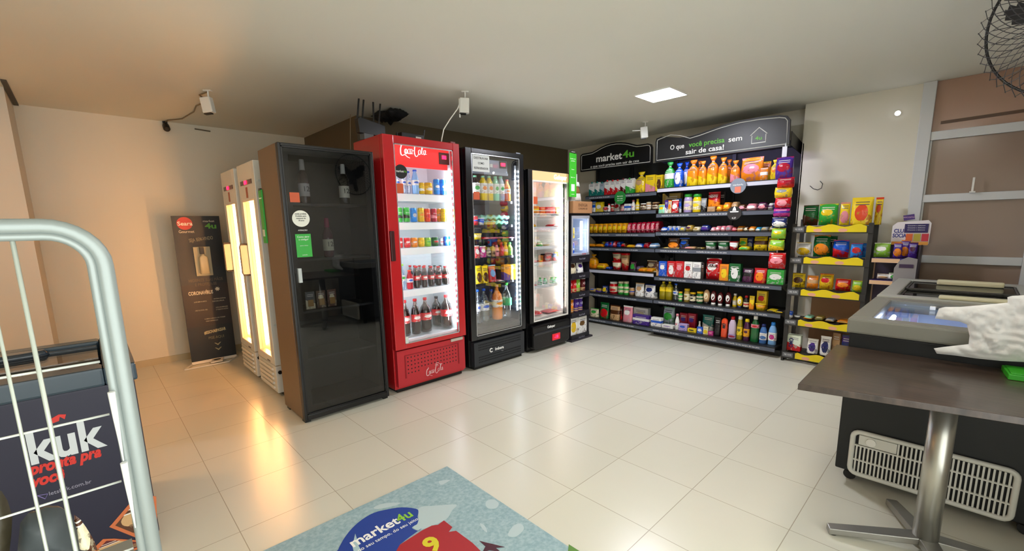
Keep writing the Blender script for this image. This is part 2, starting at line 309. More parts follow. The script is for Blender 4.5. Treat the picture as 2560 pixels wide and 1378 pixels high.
# ================================================================ DATA: products per shelf (position, setback, base height, width, height, kind, colours, look)
ROWS = [
 ('R1',"right shelf unit's top shelf",0,'-x',3.38,[
  (0.806,0.0,1.8,0.126,0.301,'tied','green/white','green tied bread bag'),
  (0.685,0.0,1.8,0.112,0.274,'tied','blue/white','blue tied bread bag'),
  (0.661,0.14,1.8,0.085,0.296,'tied','blue/white','blue tied bread bag'),
  (0.526,0.0,1.8,0.135,0.291,'tied','orange/yellow','orange tied bread bag'),
  (0.514,0.16,1.8,0.073,0.292,'tied','orange/yellow','orange tied bread bag'),
  (0.407,0.0,1.8,0.094,0.267,'tied','orange/yellow','orange tied bread bag'),
  (0.3,0.0,1.8,0.123,0.308,'tied','orange/yellow','orange tied bread bag'),
  (0.186,0.0,1.8,0.1,0.279,'tied','orange/yellow','orange tied bread bag'),
  (0.179,0.15,1.8,0.08,0.27,'tied','orange/yellow','orange tied bread bag'),
  (0.06,0.0,1.8,0.097,0.233,'tied','orange/pink','orange tied bread bag'),
  (-0.102,0.0,1.8,0.223,0.247,'pillow','orange/pink','large orange pillow bag of toast'),
  (-0.228,0.0,1.8,0.077,0.126,'pillow','orange/white','small orange pillow bag'),
  (-0.209,0.13,1.8,0.085,0.203,'pillow','orange/yellow','dark orange wedge shaped bag'),
  (-0.325,0.0,1.8,0.072,0.196,'tied','yellow/orange','yellow tied bread bag'),
 ]),
 ('R2',"right shelf unit's second shelf",0,'-x',3.36,[
  (0.869,0.0,1.5,0.085,0.112,'pouch','mint/yellow','pale green spice sachet'),
  (0.806,0.0,1.5,0.043,0.156,'pouch','violet/white','violet and white sachet'),
  (0.764,0.0,1.5,0.043,0.153,'pouch','cream/orange','cream and orange sachet'),
  (0.702,0.0,1.5,0.083,0.156,'pouch','red/white','red and white sachet'),
  (0.706,0.1,1.5,0.069,0.173,'pouch','blue/white','small blue sachet'),
  (0.84,0.2,1.5,0.24,0.246,'box','ochre/brown','tall ochre display carton'),
  (0.554,0.0,1.5,0.099,0.216,'jar','lilac/green','clear jar with green lid'),
  (0.451,0.0,1.5,0.099,0.209,'jar','yellow/green','clear jar of yellow sweets with green lid'),
  (0.365,0.0,1.5,0.064,0.155,'pouch','grey/dark','grey pouch'),
  (0.27,0.0,1.5,0.088,0.059,'box','cardboard/cardboard','low open cardboard tray'),
  (0.284,0.07,1.56,0.135,0.163,'pouch','red/orange','red candy pouch standing above a cardboard tray'),
  (0.231,0.2,1.5,0.058,0.224,'box','dark/brown','dark brown upright box'),
  (0.188,0.0,1.5,0.068,0.075,'flat','orange/yellow','orange chocolate bar'),
  (0.111,0.0,1.5,0.084,0.098,'flat','orange/yellow','orange chocolate bar'),
  (0.031,0.0,1.5,0.072,0.099,'flat','tan/dark','tan chocolate bar'),
  (-0.045,0.0,1.5,0.075,0.07,'flat','brown/pink','brown chocolate bar'),
  (-0.137,0.0,1.5,0.107,0.073,'flat','pink/white','pink and white chocolate bar'),
  (-0.241,0.0,1.5,0.104,0.081,'flat','plum/pink','plum chocolate bar'),
  (-0.321,0.0,1.5,0.055,0.07,'flat','white/plum','white chocolate bar'),
  (-0.365,0.0,1.5,0.054,0.079,'flat','violet/dark','violet chocolate bar'),
 ]),
 ('R3',"right shelf unit's third shelf",0,'-x',3.36,[
  (0.832,0.0,1.285,0.074,0.059,'flat','blue/white','blue wrapped bar'),
  (0.766,0.0,1.285,0.051,0.07,'flat','silver/blue','silver wrapped bar'),
  (0.713,0.0,1.285,0.05,0.069,'flat','silver/blue','silver wrapped bar'),
  (0.657,0.0,1.285,0.054,0.068,'flat','silver/blue','silver wrapped bar'),
  (0.593,0.0,1.285,0.068,0.062,'flat','grey/yellow','grey and yellow wrapped bar'),
  (0.517,0.0,1.285,0.08,0.078,'flat','ochre/plum','ochre wrapped bar'),
  (0.432,0.0,1.285,0.084,0.057,'flat','cream/ochre','cream wrapped bar'),
  (0.335,0.0,1.285,0.107,0.076,'flat','navy/violet','navy wrapped bar'),
  (0.242,0.0,1.285,0.053,0.052,'flat','pink/white','pink and white wrapped bar'),
  (0.189,0.0,1.285,0.051,0.063,'flat','pink/white','pink and white wrapped bar'),
  (0.136,0.0,1.285,0.051,0.064,'flat','pink/white','pink and white wrapped bar'),
  (0.079,0.0,1.285,0.058,0.067,'flat','pink/grey','pink and grey wrapped bar'),
  (0.018,0.0,1.285,0.051,0.05,'flat','red/pink','red wrapped bar'),
  (-0.041,0.0,1.285,0.064,0.06,'flat','orange/cream','orange wrapped bar'),
  (-0.101,0.0,1.285,0.052,0.054,'flat','brown/cream','brown wrapped bar'),
  (-0.161,0.0,1.285,0.064,0.053,'flat','orange/cream','orange and cream wrapped bar'),
  (-0.219,0.0,1.285,0.048,0.047,'flat','cyan/white','cyan wrapped bar'),
  (-0.281,0.0,1.285,0.073,0.049,'flat','grey/ochre','grey wrapped bar'),
  (-0.355,0.0,1.285,0.072,0.056,'flat','ochre/grey','dull ochre wrapped bar'),
 ]),
 ('R4',"right shelf unit's fourth shelf",0,'-x',3.36,[
  (0.705,0.0,1.085,0.141,0.125,'pouch','brown/orange','brown and orange striped packet'),
  (0.57,0.0,1.085,0.118,0.128,'pouch','dark/blue','dark packet with a pale header'),
  (0.724,0.0,1.085,0.221,0.015,'flat','yellow/cream','yellow flat wafer pack'),
  (0.517,0.0,1.085,0.167,0.036,'flat','tan/pink','tan flat biscuit pack'),
  (0.382,0.0,1.085,0.092,0.028,'flat','ochre/dark','ochre flat pack'),
  (0.264,0.0,1.085,0.124,0.095,'tub','darkgreen/white','dark green soup cup'),
  (0.13,0.0,1.085,0.122,0.097,'tub','darkgreen/white','dark green soup cup'),
  (0.015,0.0,1.085,0.091,0.094,'tub','white/red','white soup cup with red lid'),
  (-0.091,0.0,1.085,0.118,0.051,'flat','yellow/green','yellow noodle pack lying flat'),
  (-0.059,0.06,1.132,0.079,0.082,'pouch','yellow/green','yellow noodle pouch standing behind a flat pack'),
  (-0.116,0.1,1.085,0.06,0.134,'pouch','navy/grey','navy pouch'),
  (-0.247,0.0,1.085,0.133,0.155,'pillow','yellow/brown','yellow and brown snack bag'),
  (-0.362,0.0,1.085,0.081,0.14,'pillow','yellow/white','yellow and white snack bag'),
 ]),
 ('R5',"right shelf unit's fifth shelf",0,'-x',3.36,[
  (0.887,0.0,0.745,0.029,0.173,'box','brown/tan','thin brown box'),
  (0.818,0.0,0.745,0.101,0.188,'box','blue/white','bright blue box'),
  (0.71,0.0,0.745,0.104,0.193,'box','red/white','red and white chocolate box'),
  (0.604,0.0,0.745,0.103,0.197,'box','red/pink','plain red chocolate box'),
  (0.499,0.0,0.745,0.101,0.196,'box','white/red','white and red chocolate box'),
  (0.397,0.0,0.745,0.098,0.195,'box','white/grey','white chocolate box'),
  (0.331,0.0,0.745,0.029,0.192,'box','dark/brown','dark thin book like box'),
  (0.223,0.0,0.745,0.175,0.246,'pillow','red/white','large red chocolate bag'),
  (0.093,0.0,0.745,0.097,0.187,'box','orange/yellow','orange coffee box'),
  (-0.02,0.0,0.745,0.122,0.198,'box','darkgreen/white','green coffee box'),
  (-0.144,0.0,0.745,0.108,0.156,'pouch','plum/dark','plum coffee pouch'),
  (-0.267,0.0,0.745,0.126,0.162,'pouch','red/orange','red and orange coffee pouch'),
  (-0.418,0.0,0.745,0.159,0.152,'box','green/white','wide green box with a white cup picture'),
 ]),
 ('R6',"right shelf unit's sixth shelf",0,'-x',3.36,[
  (0.818,0.0,0.455,0.081,0.219,'oil','oil/yellow','bottle of cooking oil'),
  (0.734,0.0,0.455,0.081,0.226,'oil','oil/yellow','bottle of cooking oil'),
  (0.653,0.0,0.455,0.067,0.208,'pet','clear/blue','clear bottle with blue cap'),
  (0.586,0.0,0.455,0.049,0.117,'jar','green/yellow','small green jar'),
  (0.514,0.0,0.455,0.07,0.159,'jar','ochre/yellow','tall ochre jar with yellow lid'),
  (0.44,0.0,0.455,0.07,0.121,'jar','dark/yellow','dark olive jar with cream lid'),
  (0.36,0.0,0.455,0.079,0.138,'jar','darkgreen/yellow','green olive jar'),
  (0.275,0.0,0.455,0.074,0.169,'squeeze','tan/dark','tan mayonnaise squeeze bottle'),
  (0.199,0.0,0.455,0.069,0.165,'squeeze','maroon/white','maroon sauce squeeze bottle'),
  (0.12,0.0,0.455,0.066,0.155,'squeeze','maroon/white','ketchup squeeze bottle with white label'),
  (0.038,0.0,0.455,0.068,0.163,'squeeze','maroon/white','ketchup squeeze bottle with white label'),
  (-0.017,0.05,0.455,0.051,0.146,'sauce','yellow/white','mustard bottle with white cap'),
  (-0.087,0.0,0.455,0.061,0.131,'squeeze','yellow/navy','yellow squeeze bottle'),
  (-0.153,0.0,0.455,0.057,0.143,'sauce','dark/red','soy sauce bottle with red cap'),
  (-0.209,0.0,0.455,0.051,0.154,'pouch','yellow/orange','narrow yellow sauce pouch'),
  (-0.28,0.09,0.455,0.101,0.204,'box','yellow/red','yellow seasoning box'),
  (-0.294,0.0,0.455,0.1,0.07,'tub','amber/yellow','amber tub of seasoning'),
  (-0.403,0.0,0.455,0.093,0.043,'flat','yellow/dark','yellow and black flat bag'),
  (-0.478,0.0,0.455,0.071,0.041,'flat','dark/yellow','black and yellow flat bag'),
 ]),
 ('R7',"right shelf unit's bottom shelf",0,'-x',3.32,[
  (0.862,0.0,0.11,0.137,0.121,'box','white/blue','white soap powder box with blue label'),
  (0.771,0.12,0.11,0.151,0.247,'pillow','haze/green','hazy blue plastic bag'),
  (0.71,0.0,0.11,0.153,0.051,'box','white/lilac','low white soap carton'),
  (0.594,0.0,0.11,0.052,0.195,'sauce','white/pink','white bottle with pink base'),
  (0.574,0.14,0.11,0.1,0.197,'box','crimson/violet','crimson sponge pack'),
  (0.47,0.14,0.11,0.097,0.205,'box','crimson/violet','crimson sponge pack'),
  (0.513,0.0,0.11,0.108,0.093,'box','lilac/blue','lilac soap bar carton'),
  (0.402,0.0,0.11,0.105,0.053,'box','yellow/dark','small yellow and black sponge'),
  (0.31,0.0,0.11,0.068,0.087,'box','blue/white','small blue box'),
  (0.356,0.09,0.11,0.029,0.124,'sauce','white/white','small white nozzle bottle'),
  (0.243,0.0,0.11,0.057,0.103,'box','cream/yellow','small cream box'),
  (0.183,0.0,0.11,0.056,0.056,'box','magenta/pink','small magenta box'),
  (0.288,0.14,0.11,0.137,0.207,'pouch','teal/white','teal cleaning pouch'),
  (0.118,0.0,0.11,0.067,0.226,'pouch','black/dark','black rubbish bag pouch'),
  (0.043,0.0,0.11,0.068,0.216,'cleaner','orangered/white','orange cleaner bottle with writing'),
  (-0.042,0.0,0.11,0.083,0.248,'cleaner','pinkclear/red','pale lilac disinfectant bottle with red cap'),
  (-0.117,0.0,0.11,0.061,0.264,'cleaner','oil/white','yellow disinfectant bottle with white cap'),
  (-0.19,0.0,0.11,0.064,0.244,'cleaner','plum/yellow','purple cleaner bottle with yellow cap'),
  (-0.269,0.0,0.11,0.084,0.287,'cleaner','darkgreen/white','large green cleaner bottle with white cap'),
  (-0.354,0.0,0.11,0.072,0.21,'cleaner','steelblue/navy','blue detergent bottle with navy cap'),
  (-0.439,0.0,0.11,0.08,0.241,'cleaner','skyblue/azure','sky blue softener bottle with blue cap'),
 ]),
 ('L1',"left shelf unit's top shelf",0,'-x',3.5,[
  (1.995,0.0,1.775,0.096,0.196,'carton','teal/white','teal and white milk carton'),
  (1.904,0.0,1.775,0.074,0.195,'carton','teal/white','teal and white milk carton'),
  (1.826,0.0,1.775,0.072,0.185,'carton','teal/haze','hazy teal milk carton'),
  (1.74,0.0,1.775,0.085,0.202,'carton','red/white','red and white milk carton'),
  (1.655,0.0,1.775,0.079,0.2,'carton','red/white','red and white milk carton'),
  (1.575,0.0,1.775,0.075,0.197,'carton','red/white','red and white milk carton'),
  (1.495,0.0,1.775,0.074,0.207,'carton','maroon/white','maroon milk carton'),
  (1.394,0.0,1.775,0.115,0.203,'carton','green/white','green and white coconut milk carton'),
  (1.253,0.0,1.775,0.152,0.265,'tied','yellow/tan','yellow tied bag of bread'),
  (1.101,0.0,1.775,0.132,0.209,'box','yellow/pink','yellow toast box'),
  (0.984,0.0,1.775,0.096,0.198,'box','yellow/brown','yellow and brown toast box'),
 ]),
 ('L2',"left shelf unit's second shelf",0,'-x',3.5,[
  (1.962,0.0,1.555,0.065,0.151,'pouch','white/blue','white and blue sachet'),
  (1.868,0.0,1.555,0.11,0.136,'box','yellow/white','yellow cheese box'),
  (1.773,0.0,1.555,0.059,0.07,'tub','red/white','small red pot'),
  (1.712,0.0,1.555,0.045,0.105,'sauce','white/red','small white bottle'),
  (1.66,0.0,1.555,0.048,0.1,'jar','red/white','small red jar'),
  (1.589,0.0,1.555,0.086,0.129,'pouch','white/red','white pouch with red base'),
  (1.506,0.0,1.555,0.067,0.089,'jar','pink/red','small pink jar'),
  (1.422,0.0,1.555,0.087,0.091,'box','white/blue','white box with blue base'),
  (1.345,0.0,1.555,0.053,0.138,'sauce','white/pink','white bottle with pink cap'),
  (1.281,0.0,1.555,0.054,0.148,'sauce','yellow/yellow','pale yellow bottle with yellow cap'),
  (1.205,0.0,1.555,0.08,0.087,'jar','brown/white','dark jar with white lid'),
  (1.127,0.0,1.555,0.067,0.1,'jar','tan/cream','tan jar with cream lid'),
  (1.038,0.0,1.555,0.099,0.094,'jar','brown/tan','brown jar with tan lid'),
 ]),
 ('L3',"left shelf unit's third shelf",0,'-x',3.5,[
  (2.014,0.0,1.27,0.081,0.126,'flat','amber/yellow','yellow noodle pack'),
  (1.932,0.0,1.27,0.08,0.127,'flat','amber/yellow','yellow noodle pack'),
  (1.851,0.0,1.27,0.078,0.127,'flat','amber/yellow','yellow noodle pack'),
  (1.772,0.0,1.27,0.077,0.128,'flat','amber/yellow','yellow noodle pack'),
  (1.693,0.0,1.27,0.076,0.129,'flat','amber/yellow','yellow noodle pack'),
  (1.616,0.0,1.27,0.075,0.13,'flat','amber/yellow','yellow noodle pack'),
  (1.542,0.0,1.27,0.073,0.131,'flat','amber/yellow','yellow noodle pack'),
  (1.467,0.0,1.27,0.072,0.131,'flat','amber/yellow','yellow noodle pack'),
  (1.391,0.0,1.27,0.069,0.132,'flat','crimson/pink','red noodle pack'),
  (1.321,0.0,1.27,0.068,0.134,'flat','crimson/pink','red noodle pack'),
  (1.252,0.0,1.27,0.067,0.136,'flat','crimson/pink','red noodle pack'),
  (1.185,0.0,1.27,0.066,0.138,'flat','crimson/pink','red noodle pack'),
  (1.119,0.0,1.27,0.065,0.14,'flat','crimson/pink','red noodle pack'),
  (1.053,0.0,1.27,0.064,0.142,'flat','crimson/pink','red noodle pack'),
  (0.989,0.0,1.27,0.062,0.144,'flat','crimson/pink','red noodle pack'),
 ]),
 ('L4',"left shelf unit's fourth shelf",0,'-x',3.5,[
  (2.011,0.0,1.075,0.143,0.05,'flat','amber/orange','amber biscuit pack'),
  (1.867,0.0,1.075,0.138,0.049,'flat','amber/orange','amber biscuit pack'),
  (1.857,0.08,1.075,0.061,0.077,'flat','yellow/blue','tiny bright yellow biscuit pack'),
  (1.735,0.0,1.075,0.066,0.085,'flat','violet/blue','violet biscuit pack'),
  (1.67,0.0,1.075,0.058,0.088,'flat','blue/red','blue biscuit pack'),
  (1.611,0.0,1.075,0.054,0.089,'flat','red/pink','red biscuit pack'),
  (1.548,0.0,1.075,0.066,0.081,'flat','blue/navy','blue and navy biscuit pack'),
  (1.472,0.0,1.075,0.077,0.068,'flat','brown/red','brown biscuit pack'),
  (1.367,0.0,1.075,0.124,0.047,'flat','amber/yellow','yellow flat biscuit pack'),
  (1.238,0.0,1.075,0.122,0.067,'flat','blue/white','blue and white biscuit pack'),
  (1.136,0.0,1.075,0.076,0.079,'flat','crimson/red','crimson biscuit pack'),
  (1.043,0.0,1.075,0.103,0.07,'flat','skyblue/white','pale blue biscuit pack'),
 ]),
 ('L5',"left shelf unit's fifth shelf",0,'-x',3.5,[
  (1.981,0.0,0.765,0.143,0.198,'tied','amber/orange','amber tied bag of pasta'),
  (1.829,0.0,0.765,0.144,0.092,'flat','amber/yellow','amber pasta pack lying flat'),
  (1.709,0.0,0.765,0.086,0.052,'flat','navy/blue','navy flat pack'),
  (1.583,0.0,0.765,0.127,0.116,'tub','cream/red','lower cup noodle tub of the left stack'),
  (1.583,0.0,0.884,0.127,0.115,'tub','cream/red','upper cup noodle tub of the left stack'),
  (1.45,0.0,0.765,0.117,0.235,'tub','tan/red','tall tan noodle tub'),
  (1.358,0.05,0.765,0.099,0.128,'pouch','plum/green','plum and green soup sachet'),
  (1.308,0.12,0.765,0.069,0.072,'flat','lilac/grey','lilac flat sachet'),
  (1.103,0.08,0.765,0.147,0.148,'pouch','brown/cream','brown transparent cake pack'),
  (1.187,0.0,0.765,0.109,0.064,'flat','amber/orange','amber cake bar'),
  (1.078,0.0,0.765,0.103,0.067,'flat','amber/orange','amber cake bar'),
  (0.988,0.0,0.765,0.069,0.049,'flat','amber/cream','small amber cake bar'),
 ]),
 ('L6',"left shelf unit's sixth shelf",0,'-x',3.5,[
  (1.975,0.0,0.43,0.107,0.051,'pouch','ochre/blue','ochre soup sachet'),
  (1.868,0.0,0.43,0.09,0.061,'pouch','ochre/violet','ochre and violet soup sachet'),
  (1.766,0.0,0.43,0.101,0.105,'pouch','navy/yellow','navy soup sachet'),
  (1.637,0.0,0.43,0.121,0.163,'jar','red/white','tall jar of red sauce'),
  (1.51,0.0,0.43,0.089,0.179,'jar','green/cream','tall jar of green preserve'),
  (1.422,0.0,0.43,0.074,0.186,'jar','green/cream','tall jar of green preserve'),
  (1.337,0.0,0.43,0.073,0.108,'can','tan/blue','short can with blue label'),
  (1.218,0.0,0.43,0.126,0.188,'pouch','white/tan','white flour pouch'),
  (1.071,0.0,0.43,0.151,0.181,'pouch','white/navy','white and navy sugar pouch'),
  (0.98,0.0,0.43,0.053,0.087,'pouch','grey/white','small grey pouch'),
 ]),
 ('L7',"left shelf unit's bottom shelf",0,'-x',3.42,[
  (1.885,0.0,0.075,0.143,0.134,'pouch','cream/green','cream and green flour pouch'),
  (1.71,0.0,0.075,0.14,0.238,'pouch','darkgreen/red','green and red rice bag'),
  (1.543,0.0,0.075,0.154,0.218,'pouch','tan/brown','tan bean bag'),
  (1.501,0.1,0.075,0.051,0.187,'pouch','maroon/red','maroon bean bag'),
  (1.342,0.0,0.075,0.146,0.233,'pouch','pink/white','pink and white sugar bag'),
  (1.128,0.0,0.075,0.247,0.139,'box','violet/white','violet and white toilet paper pack'),
  (1.202,0.12,0.075,0.222,0.211,'box','white/cream','white toilet paper pack'),
 ]),
 ('K1',"red cooler's top shelf",1,'-y',1.5,[
  (0.211,0.02,1.672,0.048,0.191,'pet','clear/blue','water bottle with blue cap'),
  (0.268,0.02,1.672,0.045,0.195,'pet','clear/blue','water bottle with blue cap'),
  (0.319,0.02,1.672,0.042,0.186,'pet','clear/blue','water bottle with blue cap'),
  (0.371,0.0,1.672,0.063,0.2,'pet','skyblue/blue','blue water bottle'),
  (0.434,0.0,1.672,0.048,0.099,'can','gold/white','short yellow beer can'),
  (0.503,0.0,1.672,0.073,0.103,'can','gold/white','wide yellow beer can'),
  (0.586,0.0,1.672,0.058,0.138,'can','azure/white','blue energy can'),
  (0.654,0.0,1.672,0.06,0.138,'can','azure/white','blue energy can'),
 ]),
 ('K2',"red cooler's second shelf",1,'-y',1.5,[
  (0.204,0.0,1.437,0.055,0.125,'can','green/black','black can with green stripe'),
  (0.27,0.0,1.437,0.057,0.126,'can','green/black','black can with green stripe'),
  (0.34,0.0,1.437,0.058,0.123,'can','azure/silver','blue and silver can'),
  (0.41,0.0,1.437,0.059,0.124,'can','gold/orange','yellow and orange can'),
  (0.477,0.0,1.437,0.057,0.118,'can','orangered/red','orange red can'),
  (0.543,0.0,1.437,0.058,0.119,'can','crimson/pink','pinkish red can'),
  (0.633,0.05,1.437,0.043,0.122,'can','orange/tan','orange can'),
  (0.647,0.0,1.437,0.056,0.12,'can','gold/yellow','golden can'),
 ]),
 ('K3',"red cooler's third shelf",1,'-y',1.5,[
  (0.192,0.0,1.225,0.055,0.089,'can','red/white','red cola can'),
  (0.26,0.0,1.225,0.057,0.087,'can','red/white','red cola can'),
  (0.331,0.0,1.225,0.062,0.085,'can','orange/white','orange and white soda can'),
  (0.4,0.0,1.225,0.06,0.083,'can','gold/yellow','yellow soda can'),
  (0.47,0.0,1.225,0.061,0.081,'can','lime/green','lime green soda can'),
  (0.542,0.0,1.225,0.067,0.082,'can','darkgreen/red','dark green soda can'),
  (0.637,0.04,1.225,0.048,0.068,'can','silver/red','silver can with red mark'),
  (0.677,0.0,1.225,0.07,0.085,'can','blue/silver','blue soda can'),
 ]),
 ('K4',"red cooler's fourth shelf",1,'-y',1.5,[
  (0.195,0.0,0.872,0.064,0.219,'pet','clear/lime','clear soda bottle with lime cap'),
  (0.266,0.0,0.872,0.058,0.163,'pet','redclear/orangered','small red soda bottle'),
  (0.338,0.0,0.872,0.06,0.192,'cola','cola/red','front row small cola bottle'),
  (0.412,0.0,0.872,0.057,0.186,'cola','cola/red','front row small cola bottle'),
  (0.488,0.0,0.872,0.059,0.18,'cola','cola/red','front row small cola bottle'),
  (0.564,0.0,0.872,0.06,0.174,'cola','cola/red','front row small cola bottle'),
  (0.645,0.0,0.872,0.066,0.168,'cola','cola/red','front row small cola bottle'),
  (0.367,0.16,0.872,0.045,0.188,'cola','cola/red','back row cola bottle with red cap'),
  (0.417,0.16,0.872,0.046,0.184,'cola','cola/red','back row cola bottle with red cap'),
  (0.467,0.16,0.872,0.046,0.181,'cola','cola/red','back row cola bottle with red cap'),
  (0.518,0.16,0.872,0.047,0.177,'cola','cola/red','back row cola bottle with red cap'),
  (0.575,0.16,0.872,0.048,0.172,'cola','cola/dark','back row cola bottle with dark cap'),
  (0.633,0.16,0.872,0.049,0.168,'cola','cola/dark','back row cola bottle with dark cap'),
  (0.691,0.16,0.872,0.05,0.164,'cola','cola/dark','back row cola bottle with dark cap'),
  (0.75,0.16,0.872,0.051,0.159,'cola','cola/dark','back row cola bottle with dark cap'),
 ]),
 ('K5',"red cooler's floor",1,'-y',1.52,[
  (0.22,0.0,0.46,0.085,0.316,'cola','cola/red','large cola bottle at the left'),
  (0.323,0.0,0.46,0.088,0.316,'cola','cola/red','large cola bottle second from left'),
  (0.439,0.0,0.46,0.109,0.312,'cola','cola/red','large cola bottle in the middle'),
  (0.656,0.16,0.46,0.1,0.279,'cola','cola/dark','large dark capped cola bottle set back'),
  (0.69,0.0,0.46,0.11,0.307,'cola','cola/red','large cola bottle at the right'),
 ]),
 ('I1',"black cooler's top shelf",1,'-y',1.52,[
  (1.05,0.0,1.635,0.079,0.236,'juice','dark/mint','dark grape juice bottle with green cap'),
  (1.14,0.0,1.635,0.071,0.237,'juice','yellow/mint','yellow orange juice bottle'),
  (1.225,0.0,1.635,0.068,0.239,'juice','yellow/mint','yellow orange juice bottle'),
  (1.301,0.0,1.635,0.064,0.24,'juice','mint/mint','pale green juice bottle'),
  (1.377,0.0,1.635,0.065,0.244,'juice','haze/mint','pale grey juice bottle'),
  (1.459,0.0,1.635,0.078,0.218,'pet','orange/red','orange soda bottle with red cap'),
 ]),
 ('I2',"black cooler's second shelf",1,'-y',1.52,[
  (1.03,0.0,1.4,0.055,0.092,'can','red/blue','red and blue pot'),
  (1.095,0.0,1.4,0.066,0.073,'tub','blue/white','blue and white cream tub'),
  (1.214,0.0,1.4,0.152,0.03,'tub','butter/yellow','low yellow butter tub'),
 ]),
 ('I3',"black cooler's third shelf",1,'-y',1.52,[
  (1.05,0.0,1.262,0.085,0.063,'tub','butter/yellow','yellow dessert cup'),
  (1.151,0.0,1.262,0.098,0.029,'flat','red/pink','red sliced ham pack'),
  (1.264,0.0,1.262,0.108,0.026,'flat','pink/red','pink sliced ham pack'),
  (1.378,0.0,1.262,0.099,0.022,'flat','pink/red','pink sliced ham pack'),
  (1.491,0.0,1.262,0.103,0.019,'flat','crimson/lilac','crimson sliced ham pack'),
 ]),
 ('I4',"black cooler's fourth shelf",1,'-y',1.52,[
  (1.031,0.0,1.087,0.06,0.124,'pouch','red/white','red yogurt pouch'),
  (1.109,0.0,1.087,0.077,0.116,'pouch','magenta/white','magenta yogurt pouch'),
  (1.185,0.0,1.087,0.052,0.117,'sauce','grey/dark','grey yogurt bottle'),
  (1.238,0.0,1.087,0.042,0.13,'sauce','tan/brown','tan yogurt bottle'),
  (1.292,0.0,1.087,0.054,0.14,'sauce','pink/brown','dusty pink yogurt bottle'),
  (1.355,0.0,1.087,0.05,0.141,'sauce','red/red','red yogurt bottle'),
  (1.417,0.0,1.087,0.05,0.139,'sauce','yellow/yellow','yellow yogurt bottle'),
  (1.479,0.0,1.087,0.063,0.137,'sauce','lime/green','green yogurt bottle'),
 ]),
 ('I5',"black cooler's fifth shelf",1,'-y',1.52,[
  (1.045,0.0,0.832,0.076,0.184,'pouch','yellow/brown','yellow and brown chocolate pouch'),
  (1.127,0.0,0.832,0.078,0.178,'pouch','yellow/brown','yellow and brown chocolate pouch'),
  (1.228,0.0,0.832,0.091,0.178,'pouch','red/skyblue','red and blue chocolate pouch'),
  (1.408,0.0,0.832,0.091,0.169,'box','amber/violet','amber chocolate box'),
  (1.506,0.0,0.832,0.081,0.162,'box','yellow/orange','yellow chocolate box'),
  (1.316,0.0,0.832,0.067,0.033,'flat','pink/white','pink candy bar lying at the front'),
 ]),
 ('I6',"black cooler's floor",1,'-y',1.53,[
  (1.038,0.0,0.43,0.061,0.349,'pet','clear/blue','large water bottle at the left edge'),
  (1.132,0.0,0.43,0.106,0.346,'pet','clear/blue','large water bottle in the middle'),
  (1.335,0.14,0.43,0.056,0.302,'pet','clear/blue','large water bottle set back'),
  (1.315,0.0,0.43,0.117,0.367,'pet','orange/tan','large orange soda bottle'),
  (1.452,0.0,0.43,0.11,0.37,'pet','clear/green','large clear soda bottle with green label'),
 ]),
 ('G1',"white lit cooler's top shelf",1,'-y',1.54,[
  (1.877,0.0,1.515,0.109,0.08,'box','orange/yellow','orange frozen food box at the left'),
  (1.987,0.0,1.515,0.085,0.073,'box','orangered/orange','deep orange frozen food box'),
  (2.122,0.0,1.515,0.157,0.075,'box','red/pink','wide red frozen food box'),
  (2.249,0.0,1.515,0.07,0.073,'box','orange/tan','narrow orange frozen food box'),
 ]),
 ('G2',"white lit cooler's second shelf",1,'-y',1.54,[
  (1.856,0.0,1.375,0.07,0.032,'flat','amber/yellow','amber pack'),
  (2.213,0.0,1.375,0.099,0.024,'flat','red/white','red and white meat pack'),
 ]),
 ('G3',"white lit cooler's third shelf",1,'-y',1.54,[
  (1.853,0.0,1.16,0.057,0.015,'flat','cream/yellow','small cream pack'),
  (1.96,0.0,1.16,0.08,0.053,'pouch','green/cream','bag of green leaves'),
  (2.074,0.0,1.16,0.096,0.015,'tub','butter/tan','low yellow tray'),
 ]),
 ('G4',"white lit cooler's fourth shelf",1,'-y',1.54,[
  (1.869,0.0,0.985,0.084,0.034,'flat','red/pink','red meat pack'),
  (1.965,0.0,0.985,0.079,0.023,'flat','crimson/red','dark red meat pack'),
  (2.083,0.0,0.985,0.131,0.088,'box','dark/red','dark frozen meal box'),
  (2.191,0.0,0.985,0.056,0.082,'box','steelblue/red','narrow blue meal box'),
  (2.258,0.0,0.985,0.065,0.096,'pouch','orange/tan','orange frozen pouch'),
 ]),
 ('G5',"white lit cooler's fifth shelf",1,'-y',1.54,[
  (1.859,0.0,0.725,0.072,0.015,'flat','orangered/pink','orange pack'),
  (1.955,0.0,0.725,0.054,0.081,'sauce','clear/green','small pale bottle'),
  (2.05,0.0,0.725,0.055,0.067,'sauce','clear/green','small pale bottle'),
  (2.162,0.0,0.725,0.057,0.066,'sauce','clear/green','small pale bottle'),
  (2.247,0.0,0.725,0.058,0.058,'sauce','clear/green','small pale bottle'),
 ]),
 ('G6',"white lit cooler's floor",1,'-y',1.54,[
  (1.915,0.0,0.385,0.154,0.06,'flat','red/pink','large red meat pack'),
  (2.157,0.0,0.385,0.221,0.024,'flat','crimson/red','large crimson meat pack'),
 ]),
 ('T1',"tower display's chip shelf",1,'-y',1.46,[
  (2.39,0.0,0.583,0.068,0.168,'tubecan','red/white','red chip tube'),
  (2.474,0.0,0.583,0.07,0.165,'tubecan','red/white','red chip tube'),
  (2.553,0.0,0.583,0.071,0.162,'tubecan','lime/white','green chip tube'),
  (2.647,0.0,0.583,0.073,0.158,'tubecan','maroon/white','maroon chip tube'),
 ]),
 ('T2',"tower display's lower chip shelf",1,'-y',1.46,[
  (2.422,0.0,0.341,0.084,0.171,'tubecan','orange/white','orange chip tube'),
  (2.516,0.0,0.341,0.071,0.169,'tubecan','violet/white','violet chip tube'),
